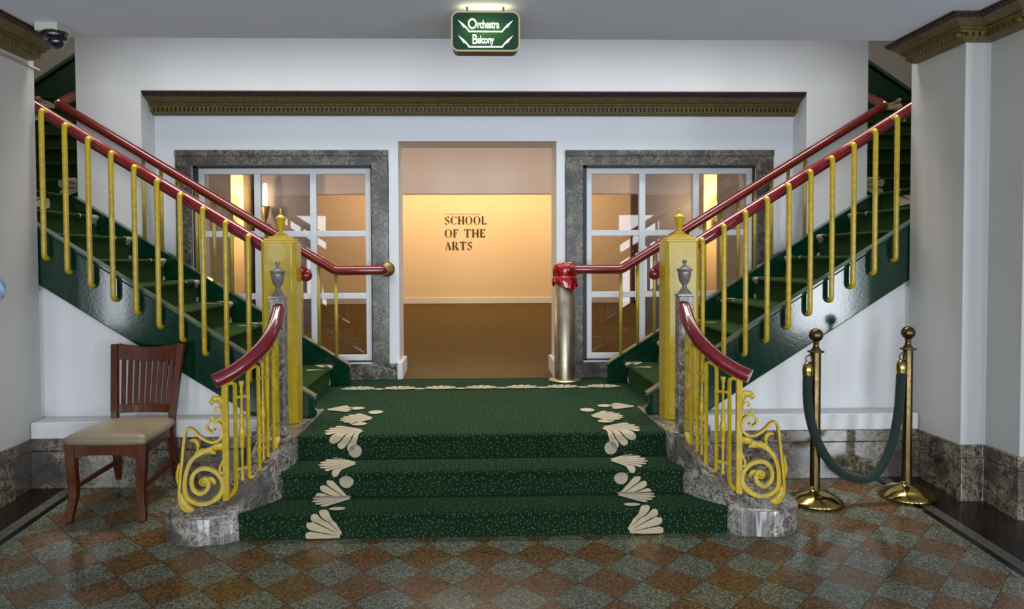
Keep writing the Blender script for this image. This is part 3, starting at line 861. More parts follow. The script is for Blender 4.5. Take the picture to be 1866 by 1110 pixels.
# ================================================================== CHEEK WALLS (curved marble)
for S, side in ((-1, 'left'), (1, 'right')):
    inner = [(1.112, 4.66, .449), (1.112, 4.52, .449), (1.116, 4.38, .449), (1.135, 4.27, .447), (1.175, 4.17, .375), (1.235, 4.075, .280), (1.302, 3.990, .200), (1.385, 3.930, .150)]
    cx, cy, cr = 1.53, 4.135, 0.225
    arc = [(cx + cr * cos(a), cy + cr * sin(a), .136) for a in [radians(-112 + 21 * i) for i in range(11)]]
    outer = [(1.465, 4.365, .17), (1.40, 4.37, .27), (1.36, 4.42, .39), (1.345, 4.52, .449), (1.345, 4.66, .449)]
    loop = inner + arc + outer
    L = smooth_path(loop, 4, True)
    # drop the spline overshoot between last and first
    b = MB(S); nL = len(L)
    cen = []
    # top surface: strip between inner side and outer side by pairing points
    vs = [tuple(p) for p in L]
    rim = [(p.x + (cx - p.x) * 0.0, p.y, p.z) for p in L]
    bot = [(p.x, p.y, fz(p.y) - 0.12) for p in L]
    b.add(vs + bot, [(i, (i + 1) % nL, (i + 1) % nL + nL, i + nL) for i in range(nL)], 0, True)
    # triangulated top
    bmx = bmesh.new(); bv = [bmx.verts.new(v) for v in vs]; ed = [bmx.edges.new((bv[i], bv[(i + 1) % nL])) for i in range(nL)]
    fl = [bmx.verts.new((v[0], v[1], 0)) for v in vs]
    for v in fl: bmx.verts.remove(v)
    # fill in plan then lift: use projected polygon tessellation
    from mathutils.geometry import tessellate_polygon
    tri = tessellate_polygon([[Vector((v[0], v[1], 0)) for v in vs]])
    bmx.free()
    b.add(vs, [tuple(t) for t in tri], 0, False)
    o = b.build('cheek_wall', 'marble_cheek', bevel=0.008, seg=2)
    tag(o, 'curved veined grey marble cheek wall and volute on the %s of the steps' % side, 'stone kerb', 'marble cheek walls beside the steps')

# ================================================================== FLIGHTS
RU, RI = 0.270, 0.178


def pos_on(px, Y): return px


for S, side in ((-1, 'left'), (1, 'right')):
    st = thing('staircase', 'green carpeted stair flight rising to the %s' % side, 'staircase', (S * 1.25, 5.62, ZL), 'twin stair flights')
    # carpeted steps, d = distance outwards
    prof = steps_profile(1.25, ZL, [RU] * 8 + [2.0], RI, 0.026, 0.018)
    F = Fold(prof); b = MB(S); Y0, Y1 = 5.02, 6.225
    vs = []
    for (d_, z_) in prof: vs += [(d_, Y0, z_), (d_, Y1, z_)]
    b.add(vs, [(2 * i + 1, 2 * i, 2 * i + 2, 2 * i + 3) for i in range(len(prof) - 1)], 0)

    def emb_x(F, u, s_, off):
        q, nn = F.at(s_); return (q.x + nn.x * off, u, q.y + nn.y * off)
    per = (F.l[-1] - 2.0) / 8.16
    for i in range(9):
        s0 = i * (RI + RU + 0.018)
        cl = (0.004, F.l[-1] - 0.1, Y0 + 0.002, Y1 - 0.012)
        fan(b, F, emb_x, Y1 - 0.012, s0 + 0.095, -90, 0.30, 5, 62, clip=(s0 + 0.01, s0 + 0.19, Y0, Y1))
        fan(b, F, emb_x, Y1 - 0.30, s0 + 0.175, 90, 0.16, 4, 30, clip=cl)
        if i == 8: fan(b, F, emb_x, 5.75, s0 + 0.10, 60, 0.30, 5, 130, clip=(s0 + 0.02, s0 + 0.17, Y0, Y1)); break
        fan(b, F, emb_x, Y1 - 0.012, s0 + 0.335, -90, 0.20, 7, 120, clip=cl)
        disc(b, F, emb_x, Y1 - 0.075, s0 + 0.222, 0.028, 0.028)
        fan(b, F, emb_x, Y0 + 0.002, s0 + 0.20, 90, 0.24, 5, 110, clip=cl)
        fan(b, F, emb_x, Y0 + 0.002, s0 + 0.40, 90, 0.14, 5, 150, clip=cl)
    b.build('stair_carpet', ['carpet_stair', 'cream_pile'], st)
    # corner landing and upper flight going away from the lobby
    prof2 = steps_profile(6.72, ZL + 9 * RI, [0.27] * 6 + [0.6], RI, 0.022, 0.018)
    F2 = Fold(prof2); b = MB(S); vs = []
    for (d_, z_) in prof2: vs += [(3.33, d_, z_), (5.15, d_, z_)]
    b.add(vs, [(2 * i, 2 * i + 1, 2 * i + 3, 2 * i + 2) for i in range(len(prof2) - 1)], 0)
    LL = F2.l[-1] - 0.6
    fan(b, F2, emb_y, 4.57, LL - 0.13, 8, 0.25, 3, 50)
    fan(b, F2, emb_y, 4.50, LL - 0.60, 20, 0.20, 3, 60)
    disc(b, F2, emb_y, 4.52, LL - 0.30, 0.05, 0.05)
    fan(b, F2, emb_y, 3.45, 0.10, 20, 0.26, 4, 90, clip=(0.01, 9))
    b.build('upper_stair_carpet', ['carpet_stair', 'cream_pile'], st)
    # shell on the last riser of the first flight, facing the steps
    # near (lobby side) stringer
    b = MB(S)
    zt = lambda x: 0.881 + 0.640 * (x - 1.597)
    zb = lambda x: 1.341 + 0.6395 * (x - 2.891)
    pl = [(1.11, ZL), (1.11, zt(1.13)), (1.13, zt(1.13)), (3.06, zt(3.06)), (3.06, zb(3.06)), (1.481, ZL)]
    pl = [(1.11, 0.447), (1.11, 0.575), (3.06, zt(3.06)), (3.06, zb(3.06)), (1.494, 0.447)]
    b.prism(pl, 4.945, 5.02, 'y')
    b.build('outer_stringer', 'stringer_green', st, bevel=0.008)
    b = MB(S)
    b.sweep([(1.115, 4.985, 0.578), (3.06, 4.985, zt(3.06) + 0.004)], [(-0.043, 0), (0.043, 0), (0.043, 0.012), (-0.043, 0.012)], smooth=False)
    b.build('stringer_cap', 'stringer_edge', st)
    # slot plates where the balusters enter
    # far stringer
    zf = lambda x: 0.604 + 0.6272 * (x - 1.084)
    b = MB(S).prism([(1.084, ZL + 0.002), (1.084, 0.604), (3.33, zf(3.33)), (3.33, zf(3.33) - 0.42), (1.42, ZL + 0.002)], 6.225, 6.30, 'y')
    b.build('inner_stringer', 'stringer_green', st, bevel=0.006)
    b = MB(S).sweep([(1.09, 6.262, 0.608), (3.33, 6.262, zf(3.33) + 0.004)], [(-0.042, 0), (0.042, 0), (0.042, 0.01), (-0.042, 0.01)], smooth=False)
    b.build('inner_stringer_cap', 'stringer_edge', st)
    # third flight's closed side and skirting along the end wall (rising inwards)
    zs = lambda x: 3.38 + 0.67 * (5.05 - x)
    b = MB(S).prism([(5.15, 2.9), (5.15, zs(5.15)), (3.34, zs(3.34)), (3.34, 2.9)], 8.56, 8.62, 'y')
    b.build('upper_stringer', 'stringer_green', st)
    b = MB(S).sweep([(5.15, 8.55, zs(5.15)), (3.34, 8.55, zs(3.34))], [(-0.03, 0), (0.03, 0), (0.03, 0.035), (-0.03, 0.035)], smooth=False)
    b.build('upper_skirting', 'stringer_edge', st)

    # ---------------- railings
    rl = thing('stair_railing', 'front maroon handrail on gold balusters, %s flight' % side, 'railing', (S * 1.4, 4.97, 1.39), 'lobby side stair railings')
    yr = 4.985; slope = 0.621
    zr = lambda x: 1.597 + slope * (x - 1.458)
    pth = [(3.2, yr, zr(3.2)), (1.30, yr, zr(1.30)), (1.24, yr, zr(1.25)), (1.165, yr, 1.392)]
    MB(S).tube(round_corners(pth, 0.06, 5), 0.040, n=20).ball((1.165, yr, 1.392), 0.042).build('handrail', 'rail_red', rl)
    proto = None
    for i in range(11):
        x = (1.375 if S < 0 else 1.32) + 0.1449 * i
        if x > 2.87: break
        org = (S * x, 4.90, zr(x) + 0.012)
        if proto is None:
            drop = 0.0
            Lb = zr(x) - (zt(x) - 0.135)
            c = MB()
            path = round_corners([(0, 0.085, 0.0), (0, 0, 0.012), (0, 0, -Lb), (0, 0.055, -Lb - 0.006)], 0.034, 6)
            c.tube(path, 0.0165, n=12, upv=(1, 0, 0))
            proto = c.build('baluster', 'yellow_paint', rl); proto.location = Vector(org) - world_loc(rl)
        else:
            q = proto.copy(); COL.objects.link(q); q.location = Vector(org) - world_loc(rl); q.parent = rl
    fr = thing('stair_railing', 'rear maroon handrail across the window, %s flight' % side, 'railing', (S * 1.2, 6.24, 1.39), 'wall side stair railings')
    yq = 6.245; zq = lambda x: 1.403 + 0.614 * (x - 1.198)
    pth = [(0.80, 6.55, 1.408), (0.80, yq, 1.405), (1.198, yq, 1.403), (3.436, yq, 2.777), (3.43, 6.45, 2.875), (3.40, 7.4, 3.30)]
    MB(S).tube(round_corners(pth, 0.03, 5), 0.039, n=20).build('handrail', 'rail_red_far', fr)
    fl = MB().lathe([(0, 0), (0.052, 0), (0.058, 0.012), (0.064, 0.018), (0.066, 0.026), (0, 0.026)]).build('flange', 'brass_dull', fr)
    fl.rotation_euler = (radians(-90), 0, 0); fl.location = Vector((S * 0.80, 6.524, 1.408)) - world_loc(fr)
    for i in range(12):
        x = 1.197 + 0.1427 * i
        if x > 2.80: break
        c = MB(S); c.tube([(x, 6.262, zf(x) + 0.005), (x, 6.262, zq(x) - 0.02)], 0.0145, n=10)
        c.build('baluster', 'rail_gold', fr)

    # ---------------- newel post
    nw = thing('newel_post', 'square mustard yellow newel post at foot of the %s flight' % side, 'newel post', (S * 1.3, 4.87, 0.447), 'yellow newel posts')
    x0, x1 = (1.185, 1.405); xm = (x0 + x1) / 2
    b = MB(S).prism([(x0 + 0.022, 4.765), (x1 - 0.022, 4.765), (x1, 4.787), (x1, 4.94), (x0, 4.94), (x0, 4.787)], 0.447, 1.60, 'z')
    b.build('shaft', 'newel_yellow', nw, bevel=0.005, seg=2)
    b = MB(S)
    b.box(x0 + 0.006, x1 - 0.006, 4.772, 4.934, 1.60, 1.618)
    for i, (w, z0, z1) in enumerate(((0.092, 1.618, 1.634), (0.068, 1.634, 1.646), (0.042, 1.646, 1.656))):
        b.box(xm - w, xm + w, 4.853 - w * 0.75, 4.853 + w * 0.75, z0, z1)
    b.build('cap', 'newel_yellow', nw, bevel=0.004)
    urn = [(0, 0), (0.034, 0), (0.036, 0.01), (0.018, 0.02), (0.013, 0.035), (0.018, 0.05), (0.025, 0.062), (0.028, 0.10), (0.032, 0.118), (0.036, 0.124), (0.034, 0.13), (0.018, 0.145), (0.009, 0.155), (0.007, 0.165), (0.011, 0.172), (0.006, 0.185), (0, 0.20)]
    MB(S).lathe([(r, z * 0.86) for r, z in urn], (xm, 4.853, 1.656)).build('urn_finial', 'newel_yellow', nw)

    # ---------------- slender marble post with urn
    mp = thing('marble_post', 'slender veined marble post topped by an urn, %s side of steps' % side, 'post', (S * 1.224, 4.485, 0.447), 'marble posts with urns')
    b = MB(S).box(1.180, 1.268, 4.44, 4.53, 0.445, 1.268)
    b.build('shaft', 'marble_cheek', mp, bevel=0.005)
    b = MB(S).box(1.175, 1.273, 4.435, 4.535, 1.268, 1.280)
    b.lathe([(r_ * 0.84, z_ * 0.83) for r_, z_ in ((0.05, 0), (0.047, 0.012), (0.028, 0.035), (0.018, 0.05), (0.016, 0.062), (0.02, 0.072), (0.034, 0.088), (0.044, 0.125), (0.048, 0.16), (0.047, 0.168), (0.056, 0.172), (0.058, 0.182), (0.044, 0.19), (0.022, 0.204), (0.011, 0.213), (0.010, 0.225), (0.018, 0.234), (0.019, 0.244), (0.010, 0.252), (0, 0.254))], (1.224, 4.485, 1.278), n=24)
    b.build('urn', 'pewter', mp)

    # ---------------- curved scroll railing
    sr = thing('scroll_railing', 'curved yellow wrought iron railing with scrolls, %s side of steps' % side, 'railing', (S * 1.41, 4.10, 0.15), 'curved scroll railings')
    bars = [(1.397, 4.03, .173, .845), (1.352, 4.055, .212, .872), (1.296, 4.10, .260, .916), (1.253, 4.15, .300, .962), (1.223, 4.21, .338, 1.000), (1.207, 4.28, .391, 1.050), (1.203, 4.37, .458, 1.110)]
    base = smooth_path([(x, y, z) for x, y, z, _ in bars], 5)
    flat = lambda w, h: [(-w / 2, -h / 2), (w / 2, -h / 2), (w / 2, h / 2), (-w / 2, h / 2)]
    MB(S).sweep(base, flat(0.028, 0.022), smooth=False).build('bottom_rail', 'yellow_paint', sr, bevel=0.003)
    topc = smooth_path([(x, y, z - 0.008) for x, y, _, z in bars], 5)
    MB(S).sweep(topc, flat(0.026, 0.016), smooth=False).build('top_rail', 'yellow_paint', sr)
    hp = smooth_path([(1.445, 4.00, 0.850), (1.375, 4.045, 0.884), (1.299, 4.10, 0.940), (1.232, 4.185, 1.018), (1.205, 4.30, 1.105), (1.208, 4.445, 1.205)], 8)
    hb = MB(S).tube(hp, 0.040, n=20); hb.build('handrail', 'rail_red', sr)
    x, y, z0, z1 = bars[0]
    MB(S).box(x - 0.017, x + 0.017, y - 0.011, y + 0.011, z0 - 0.01, z1 + 0.0).build('end_post', 'yellow_paint', sr, bevel=0.003)

    def at(i, f=0.0):
        a = bars[int(i)]; c = bars[min(int(i) + 1, 6)]; return [a[k] * (1 - f) + c[k] * f for k in range(4)]
    # first hairpin bar: springs from the end post, arches, comes down to the post foot
    sq = flat(0.0155, 0.0155)
    def loop_bar(pts, r=0.022): return round_corners(pts, r, 5)
    a, c = bars[0], bars[1]
    p = [(a[0], a[1], a[2] + 0.02), (c[0], c[1], c[2] + 0.035), (c[0], c[1], c[3] - 0.035), (a[0], a[1], a[3] - 0.02)]
    MB(S).sweep(round_corners(p, 0.05, 6), sq, upv=(0.5, -0.8, 0.1), smooth=False).build('hairpin_bar', 'yellow_paint', sr)
    for i0, i1 in ((2, 3), (4, 5)):
        a, c = bars[i0], bars[i1]; zb_ = max(a[2], c[2]) + 0.005; zt_ = min(a[3], c[3]) - 0.02
        zb_ = (a[2] + c[2]) / 2 + 0.02; mx, my = (a[0] + c[0]) / 2, (a[1] + c[1]) / 2
        p = [(mx, my, zb_), (a[0], a[1], zb_ + 0.002), (a[0], a[1], zt_), (c[0], c[1], zt_ + 0.02), (c[0], c[1], zb_ + 0.005), (mx + 0.001, my, zb_)]
        MB(S).sweep(round_corners(p, 0.026, 6), sq, upv=(0.7, -0.7, 0.05), smooth=False).build('hairpin_bar', 'yellow_paint', sr)
    x, y, z0, z1 = bars[6]; MB(S).box(x - 0.007, x + 0.007, y - 0.007, y + 0.007, z0, z1).build('bar', 'yellow_paint', sr)
    # ornamental spindles and their cross ties
    spind = [(0.012, 0), (0.017, 0.02), (0.009, 0.05), (0.012, 0.09), (0.010, 0.10), (0.008, 0.16), (0.011, 0.27), (0.013, 0.30), (0.009, 0.32), (0.02, 0.35), (0.012, 0.38), (0.019, 0.43), (0.026, 0.48), (0.019, 0.53), (0.012, 0.56), (0.02, 0.59), (0.009, 0.62), (0.013, 0.64), (0.011, 0.67), (0.008, 0.78), (0.010, 0.88), (0.012, 0.90), (0.008, 0.92), (0.018, 0.98), (0.020, 1.0)]
    for i0, i1 in ((1, 2), (3, 4), (5, 6)):
        a, c = bars[i0], bars[i1]; mx, my = (a[0] + c[0]) / 2, (a[1] + c[1]) / 2
        z0 = (a[2] + c[2]) / 2 + 0.055; z1 = (a[3] + c[3]) / 2 - 0.055
        k = 0.8 if i0 == 1 else 0.66
        b = MB(S).lathe([(0, 0)] + [(r * k, z * (z1 - z0)) for r, z in spind] + [(0, z1 - z0)], (mx, my, z0), n=10)
        o = b.build('spindle', 'yellow_paint', sr)
        rb = MB(S).lathe([(0, 0), (0.012, 0.002), (0.018, 0.006), (0.014, 0.011), (0.006, 0.013), (0, 0.015)], (0, 0, 0), n=12)
        for zc in (z0 + 0.07, z1 - 0.085):
            b = MB(S); b.sweep([(a[0] + (a[0] - c[0]) * 0.12, a[1] + (a[1] - c[1]) * 0.12, zc), (c[0] - (a[0] - c[0]) * 0.12, c[1] - (a[1] - c[1]) * 0.12, zc)], flat(0.018, 0.013), smooth=False)
            b.build('cross_tie', 'yellow_paint', o)
    # scroll end, in the vertical plane through the end post
    A = Vector((1.397, 4.03)); dirn = Vector((0.9857, -0.1687))
    def W3(pts, off=0.0): return [(A.x + dirn.x * u - dirn.y * off * -1, A.y + dirn.y * u - dirn.x * off, z) for u, z in pts]
    nrm3 = (0.1687, 0.9857, 0)
    SCR = {'band': [(0.053, 0.59), (0.067, 0.573), (0.092, 0.592), (0.089, 0.619), (0.059, 0.635), (0.027, 0.616), (0.014, 0.574), (0.031, 0.533), (0.074, 0.522), (0.126, 0.552), (0.17, 0.596), (0.199, 0.59), (0.21, 0.529), (0.221, 0.426), (0.233, 0.302), (0.237, 0.234), (0.216, 0.173), (0.171, 0.153), (0.092, 0.157), (0.01, 0.177)],
           'spiral': [(0.068, 0.487), (0.12, 0.469), (0.173, 0.43), (0.2, 0.369), (0.21, 0.301), (0.202, 0.238), (0.163, 0.201), (0.105, 0.19), (0.052, 0.214), (0.022, 0.254), (0.021, 0.31), (0.057, 0.361), (0.109, 0.381), (0.154, 0.367), (0.174, 0.326), (0.169, 0.277), (0.137, 0.247), (0.104, 0.259), (0.09, 0.293), (0.1, 0.322), (0.116, 0.326)],
           'hook': [(0.003, 0.685), (0.02, 0.654), (0.046, 0.638), (0.067, 0.652), (0.064, 0.667)],
           'curl': [(0.016, 0.675), (0.029, 0.7), (0.045, 0.705), (0.055, 0.694), (0.045, 0.681)],
           'small': [(0.003, 0.441), (0.02, 0.407), (0.033, 0.373), (0.025, 0.35), (0.011, 0.358)]}
    # strap section: wide across the plane (depth), thin in plane
    for nm, dep, th in (('band', 0.034, 0.013), ('spiral', 0.026, 0.020), ('hook', 0.018, 0.013), ('curl', 0.013, 0.009), ('small', 0.016, 0.011)):
        P3 = smooth_path(W3(SCR[nm]), 5)
        n_ = len(P3); sc = [1.0] * n_
        b = MB(S).sweep(P3, [(-th / 2, -dep / 2), (th / 2, -dep / 2), (th / 2, dep / 2), (-th / 2, dep / 2)], smooth=False, upv=nrm3)
        so = b.build({'band': 'outer_scroll', 'spiral': 'spiral_scroll', 'hook': 'hook_scroll', 'curl': 'curl_scroll', 'small': 'small_scroll'}[nm], 'yellow_paint', sr)
        if nm == 'spiral': spo = so

    def leaf(name, pts, w, th=0.018, lobes=3):
        w *= 1.25
        P3 = smooth_path(W3(pts), 6); n_ = len(P3)
        sc = [max(0.12, sin(pi * min(1, (i / (n_ - 1)) * 0.92 + 0.06)) ** 0.7 * (0.86 + 0.14 * cos(i * 2 * pi * lobes / n_ * 2))) for i in range(n_)]
        sec = [(w / 2 * cos(a), th / 2 * sin(a)) for a in [2 * pi * j / 10 for j in range(10)]]
        b = MB(S).sweep(P3, sec, scales=sc, upv=nrm3)
        b.build(name, 'yellow_paint', sr)
    leaf('plume_leaf', [(0.016, 0.658), (0.011, 0.699), (0.018, 0.738), (0.044, 0.753), (0.069, 0.74), (0.064, 0.719)], 0.036)
    leaf('acanthus_leaf', [(-0.007, 0.472), (0.022, 0.494), (0.055, 0.491), (0.098, 0.470)], 0.040, lobes=4)
    leaf('acanthus_leaf', [(0.050, 0.458), (0.094, 0.471), (0.133, 0.466), (0.178, 0.432)], 0.036, lobes=4)
    leaf('acanthus_leaf', [(0.184, 0.534), (0.158, 0.533), (0.142, 0.508), (0.149, 0.470)], 0.024)
    leaf('acanthus_leaf', [(0.236, 0.262), (0.222, 0.205), (0.192, 0.165), (0.150, 0.146)], 0.050, 0.045, 4)
    leaf('acanthus_leaf', [(0.055, 0.290), (0.073, 0.317), (0.105, 0.328)], 0.028)
    leaf('acanthus_leaf', [(0.016, 0.292), (0.027, 0.242), (0.064, 0.204), (0.115, 0.186)], 0.032, 0.032, 4)
    leaf('acanthus_leaf', [(0.238, 0.415), (0.247, 0.345), (0.241, 0.285)], 0.020, 0.02)
    p = W3([(0.116, 0.307)])[0]
    b = MB(S); N = 14
    for j in range(N):
        a = 2 * pi * j / N
        b.ball((p[0] + 0.019 * cos(a) * 0.98, p[1] - 0.019 * cos(a) * 0.17, p[2] + 0.019 * sin(a)), 0.0075, n=8)
    b.ball(p, 0.018, n=12); b.build('rosette', 'yellow_paint', spo)

# ================================================================== CHAIR
ch = thing('dining_chair', 'mahogany slat-back chair with a beige padded seat under the left flight', 'chair', (-2.145, 4.5, fz(4.5)))
cz = fz(4.5)


def chair():
    cx, cy = -2.145, 4.5
    hw = 0.215
    def leg(pts, w0, w1, name='leg', mid=None):
        P = smooth_path(pts, 5); n_ = len(P); sec = [(-0.5, -0.5), (0.5, -0.5), (0.5, 0.5), (-0.5, 0.5)]
        sc = [w0 + (w1 - w0) * i / (n_ - 1) for i in range(n_)]
        MB().sweep(P, sec, scales=sc, upv=(0, 1, 0), smooth=False).build(name, 'mahogany', ch, bevel=0.004)
    f = lambda y: fz(y)
    yf, yb = cy - 0.235, cy + 0.25
    for s in (-1, 1):
        x = cx + s * hw * 0.93
        leg([(x, yf + 0.01, cz + 0.43), (x - s * 0.004, yf + 0.006, cz + 0.30), (x - s * 0.012, yf + 0.008, cz + 0.15), (x - s * 0.0, yf - 0.006, cz + 0.05), (x + s * 0.006, yf - 0.018, f(yf) + 0.001)], 0.056, 0.036)
    for s in (-1, 1):
        x = cx + s * 0.175
        xt = cx + s * 0.205
        leg([(x + s * 0.01, yb + 0.09, f(yb + 0.09) + 0.001), (x + s * 0.005, yb + 0.035, cz + 0.15), (x, yb, cz + 0.40), (x + s * 0.012, yb + 0.025, cz + 0.60), (x + s * 0.035, yb + 0.09, cz + 0.93)], 0.040, 0.040, 'back_leg')
    # aprons with arched lower edge
    def apron(p0, p1, z0, z1, rise, t=0.024):
        p0, p1 = Vector(p0), Vector(p1); N = 12; d = p1 - p0; n_ = Vector((-d.y, d.x)).normalized() * t / 2; vs = []; fs = []
        for i in range(N + 1):
            u = i / N; q = p0 + d * u; zl = z0 + rise * (1 - (2 * u - 1) ** 4) * 1.0
            for (o_, z) in ((n_, zl), (-n_, zl), (-n_, z1), (n_, z1)): vs.append((q.x + o_.x, q.y + o_.y, z))
        for i in range(N):
            for j in range(4): fs.append((i * 4 + j, i * 4 + (j + 1) % 4, (i + 1) * 4 + (j + 1) % 4, (i + 1) * 4 + j))
        fs += [(3, 2, 1, 0), (N * 4, N * 4 + 1, N * 4 + 2, N * 4 + 3)]
        MB().add(vs, fs).build('apron', 'mahogany', ch)
    xl, xr = cx - hw * 0.93, cx + hw * 0.93
    apron((xl, yf), (xr, yf), cz + 0.335, cz + 0.425, 0.03); apron((xl, yf), (cx - 0.17, yb), cz + 0.335, cz + 0.425, 0.03)
    apron((xr, yf), (cx + 0.17, yb), cz + 0.335, cz + 0.425, 0.03); apron((cx - 0.17, yb), (cx + 0.17, yb), cz + 0.36, cz + 0.425, 0)
    for s in (-1, 1):
        MB().sweep([(cx + s * hw * 0.92, yf + 0.01, cz + 0.17), (cx + s * 0.178, yb + 0.03, cz + 0.19)], [(-0.008, -0.013), (0.008, -0.013), (0.008, 0.013), (-0.008, 0.013)], smooth=False).build('stretcher', 'mahogany', ch)
    # seat pad
    b = MB(); N = 14; vs = []; fs = []
    def outline(k, grow, z):
        out = []
        for i in range(4 * N):
            e, u = divmod(i, N); u = u / N
            c4 = [(-hw - 0.012, -0.262), (hw + 0.012, -0.262), (0.198, 0.235), (-0.198, 0.235)]
            a, c = Vector(c4[e]), Vector(c4[(e + 1) % 4]); q = a + (c - a) * u
            bow = 0.014 * (1 - (2 * u - 1) ** 2); nn = Vector(((c - a).y, -(c - a).x)).normalized(); q = q + nn * bow
            q *= grow; out.append((cx + q.x, cy + q.y, z))
        return out
    lay = [(0.97, 0.425), (1.0, 0.435), (1.005, 0.452), (0.97, 0.470), (0.88, 0.482), (0.6, 0.492), (0.25, 0.496)]
    for g, z in lay: vs += outline(0, g, cz + z)
    K = 4 * N
    for i in range(len(lay) - 1):
        for j in range(K): fs.append((i * K + j, i * K + (j + 1) % K, (i + 1) * K + (j + 1) % K, (i + 1) * K + j))
    fs.append(tuple(range(K - 1, -1, -1))); fs.append(tuple((len(lay) - 1) * K + j for j in range(K)))
    b.add(vs, fs, 0, True); b.build('seat', 'seat_vinyl', ch)
    # back: concave crest rail, lower rail, nine slats
    def backpt(u, zr):   # u -1..1, zr height above floor
        lean = 0.0 + (zr - 0.5) * 0.20 + (0.03 if zr < 0.5 else 0)
        lean = 0.012 + max(0, (zr - 0.45)) * 0.17
        return (cx + u * (0.165 + (zr - 0.5) * 0.052), yb + lean + 0.028 * (1 - u * u), cz + zr)
    def brail(z0, z1, name, dip=0.0, t=0.022):
        N = 14; vs = []; fs = []
        for i in range(N + 1):
            u = -1 + 2 * i / N; dd = dip * (1 - u * u)
            lo = Vector(backpt(u, z0)); hi = Vector(backpt(u, z1)); hi.z -= dd * 0.9; lo.z -= dd * 0.5
            for q, o_ in ((lo, -t / 2), (lo, t / 2), (hi, t / 2), (hi, -t / 2)): vs.append((q.x, q.y + o_, q.z))
        for i in range(N):
            for j in range(4): fs.append((i * 4 + j, i * 4 + (j + 1) % 4, (i + 1) * 4 + (j + 1) % 4, (i + 1) * 4 + j))
        fs += [(3, 2, 1, 0), (N * 4, N * 4 + 1, N * 4 + 2, N * 4 + 3)]
        MB().add(vs, fs, 0, False).build(name, 'mahogany', ch, bevel=0.003)
    brail(0.835, 0.935, 'crest_rail', 0.030); brail(0.50, 0.55, 'lower_back_rail', 0)
    for i in range(9):
        u = -0.84 + 1.68 * i / 8
        p = [backpt(u, z) for z in (0.54, 0.64, 0.74, 0.84)]
        MB().sweep(p, [(-0.0125, -0.006), (0.0125, -0.006), (0.0125, 0.006), (-0.0125, 0.006)], upv=(0, 1, 0), smooth=False).build('slat', 'mahogany', ch)


chair()

# ================================================================== STANCHIONS AND ROPE
for i, (x, y, lab) in enumerate(((1.992, 4.39, 'tarnished brass rope stanchion nearer the steps, left of the two'), (2.592, 4.455, 'tarnished brass rope stanchion nearer the side wall, right of the two'))):
    z = fz(y)
    s = thing('stanchion', lab, 'stanchion', (x, y, z), 'brass stanchions beside the right flight')
    MB().lathe([(0, 0), (0.158, 0.0), (0.164, 0.006), (0.160, 0.016), (0.150, 0.024), (0.120, 0.048), (0.080, 0.066), (0.045, 0.074), (0.030, 0.082), (0.030, 0.098), (0.0, 0.098)], (x, y, z - 0.004 + 0.004), n=40).build('base', 'brass_base', s)
    MB().lathe([(0.029, 0.09), (0.029, 0.915), (0.026, 0.925), (0.018, 0.935), (0.015, 0.96), (0.022, 0.968), (0.0, 0.97)], (x, y, z), n=24).build('pole', 'brass_post', s)
    MB().lathe([(0.0, 0), (0.045, 0.0), (0.049, 0.004), (0.045, 0.009), (0.0, 0.009)], (x, y, z + 0.905), n=24).build('collar', 'brass_post', s)
    MB().ball((x, y, z + 1.008), 0.041, n=24).build('ball_finial', 'brass_post', s)
rp = thing('barrier_rope', 'dark green velvet rope sagging between the two brass stanchions', 'rope', (2.24, 4.40, 0.15))
zc = 0.925
p = [(1.925, 4.35, 0.80), (1.922, 4.348, 0.70), (1.935, 4.345, 0.56), (1.975, 4.34, 0.42), (2.045, 4.34, 0.295), (2.14, 4.345, 0.205), (2.25, 4.36, 0.165), (2.345, 4.375, 0.185), (2.42, 4.39, 0.27), (2.475, 4.40, 0.40), (2.508, 4.405, 0.56), (2.52, 4.41, 0.70), (2.525, 4.41, 0.80)]
MB().tube(smooth_path(p, 6), 0.027, n=16).build('rope', 'velvet', rp)
for (x, y, xt) in ((1.925, 4.35, 1.952), (2.526, 4.41, 2.553)):
    ec = MB().lathe([(0.0, -0.01), (0.028, -0.01), (0.030, -0.004), (0.030, 0.035), (0.026, 0.058), (0.014, 0.074), (0, 0.078)], (x, y, 0.80), n=16).build('end_cap', 'brass_base', rp)
    ring = [(x + 0.018 * cos(a) + 0.008, y + 0.004, 0.893 + 0.022 * sin(a)) for a in [2 * pi * j / 12 for j in range(12)]]
    MB().tube(ring, 0.0045, n=8, closed=True, upv=(0, 1, 0)).build('hook', 'brass_post', ec)
    MB().tube([(x + 0.008, y + 0.004, 0.915), (x + 0.03, y + 0.02, 0.928)], 0.005, n=8).build('hook_link', 'brass_post', ec)

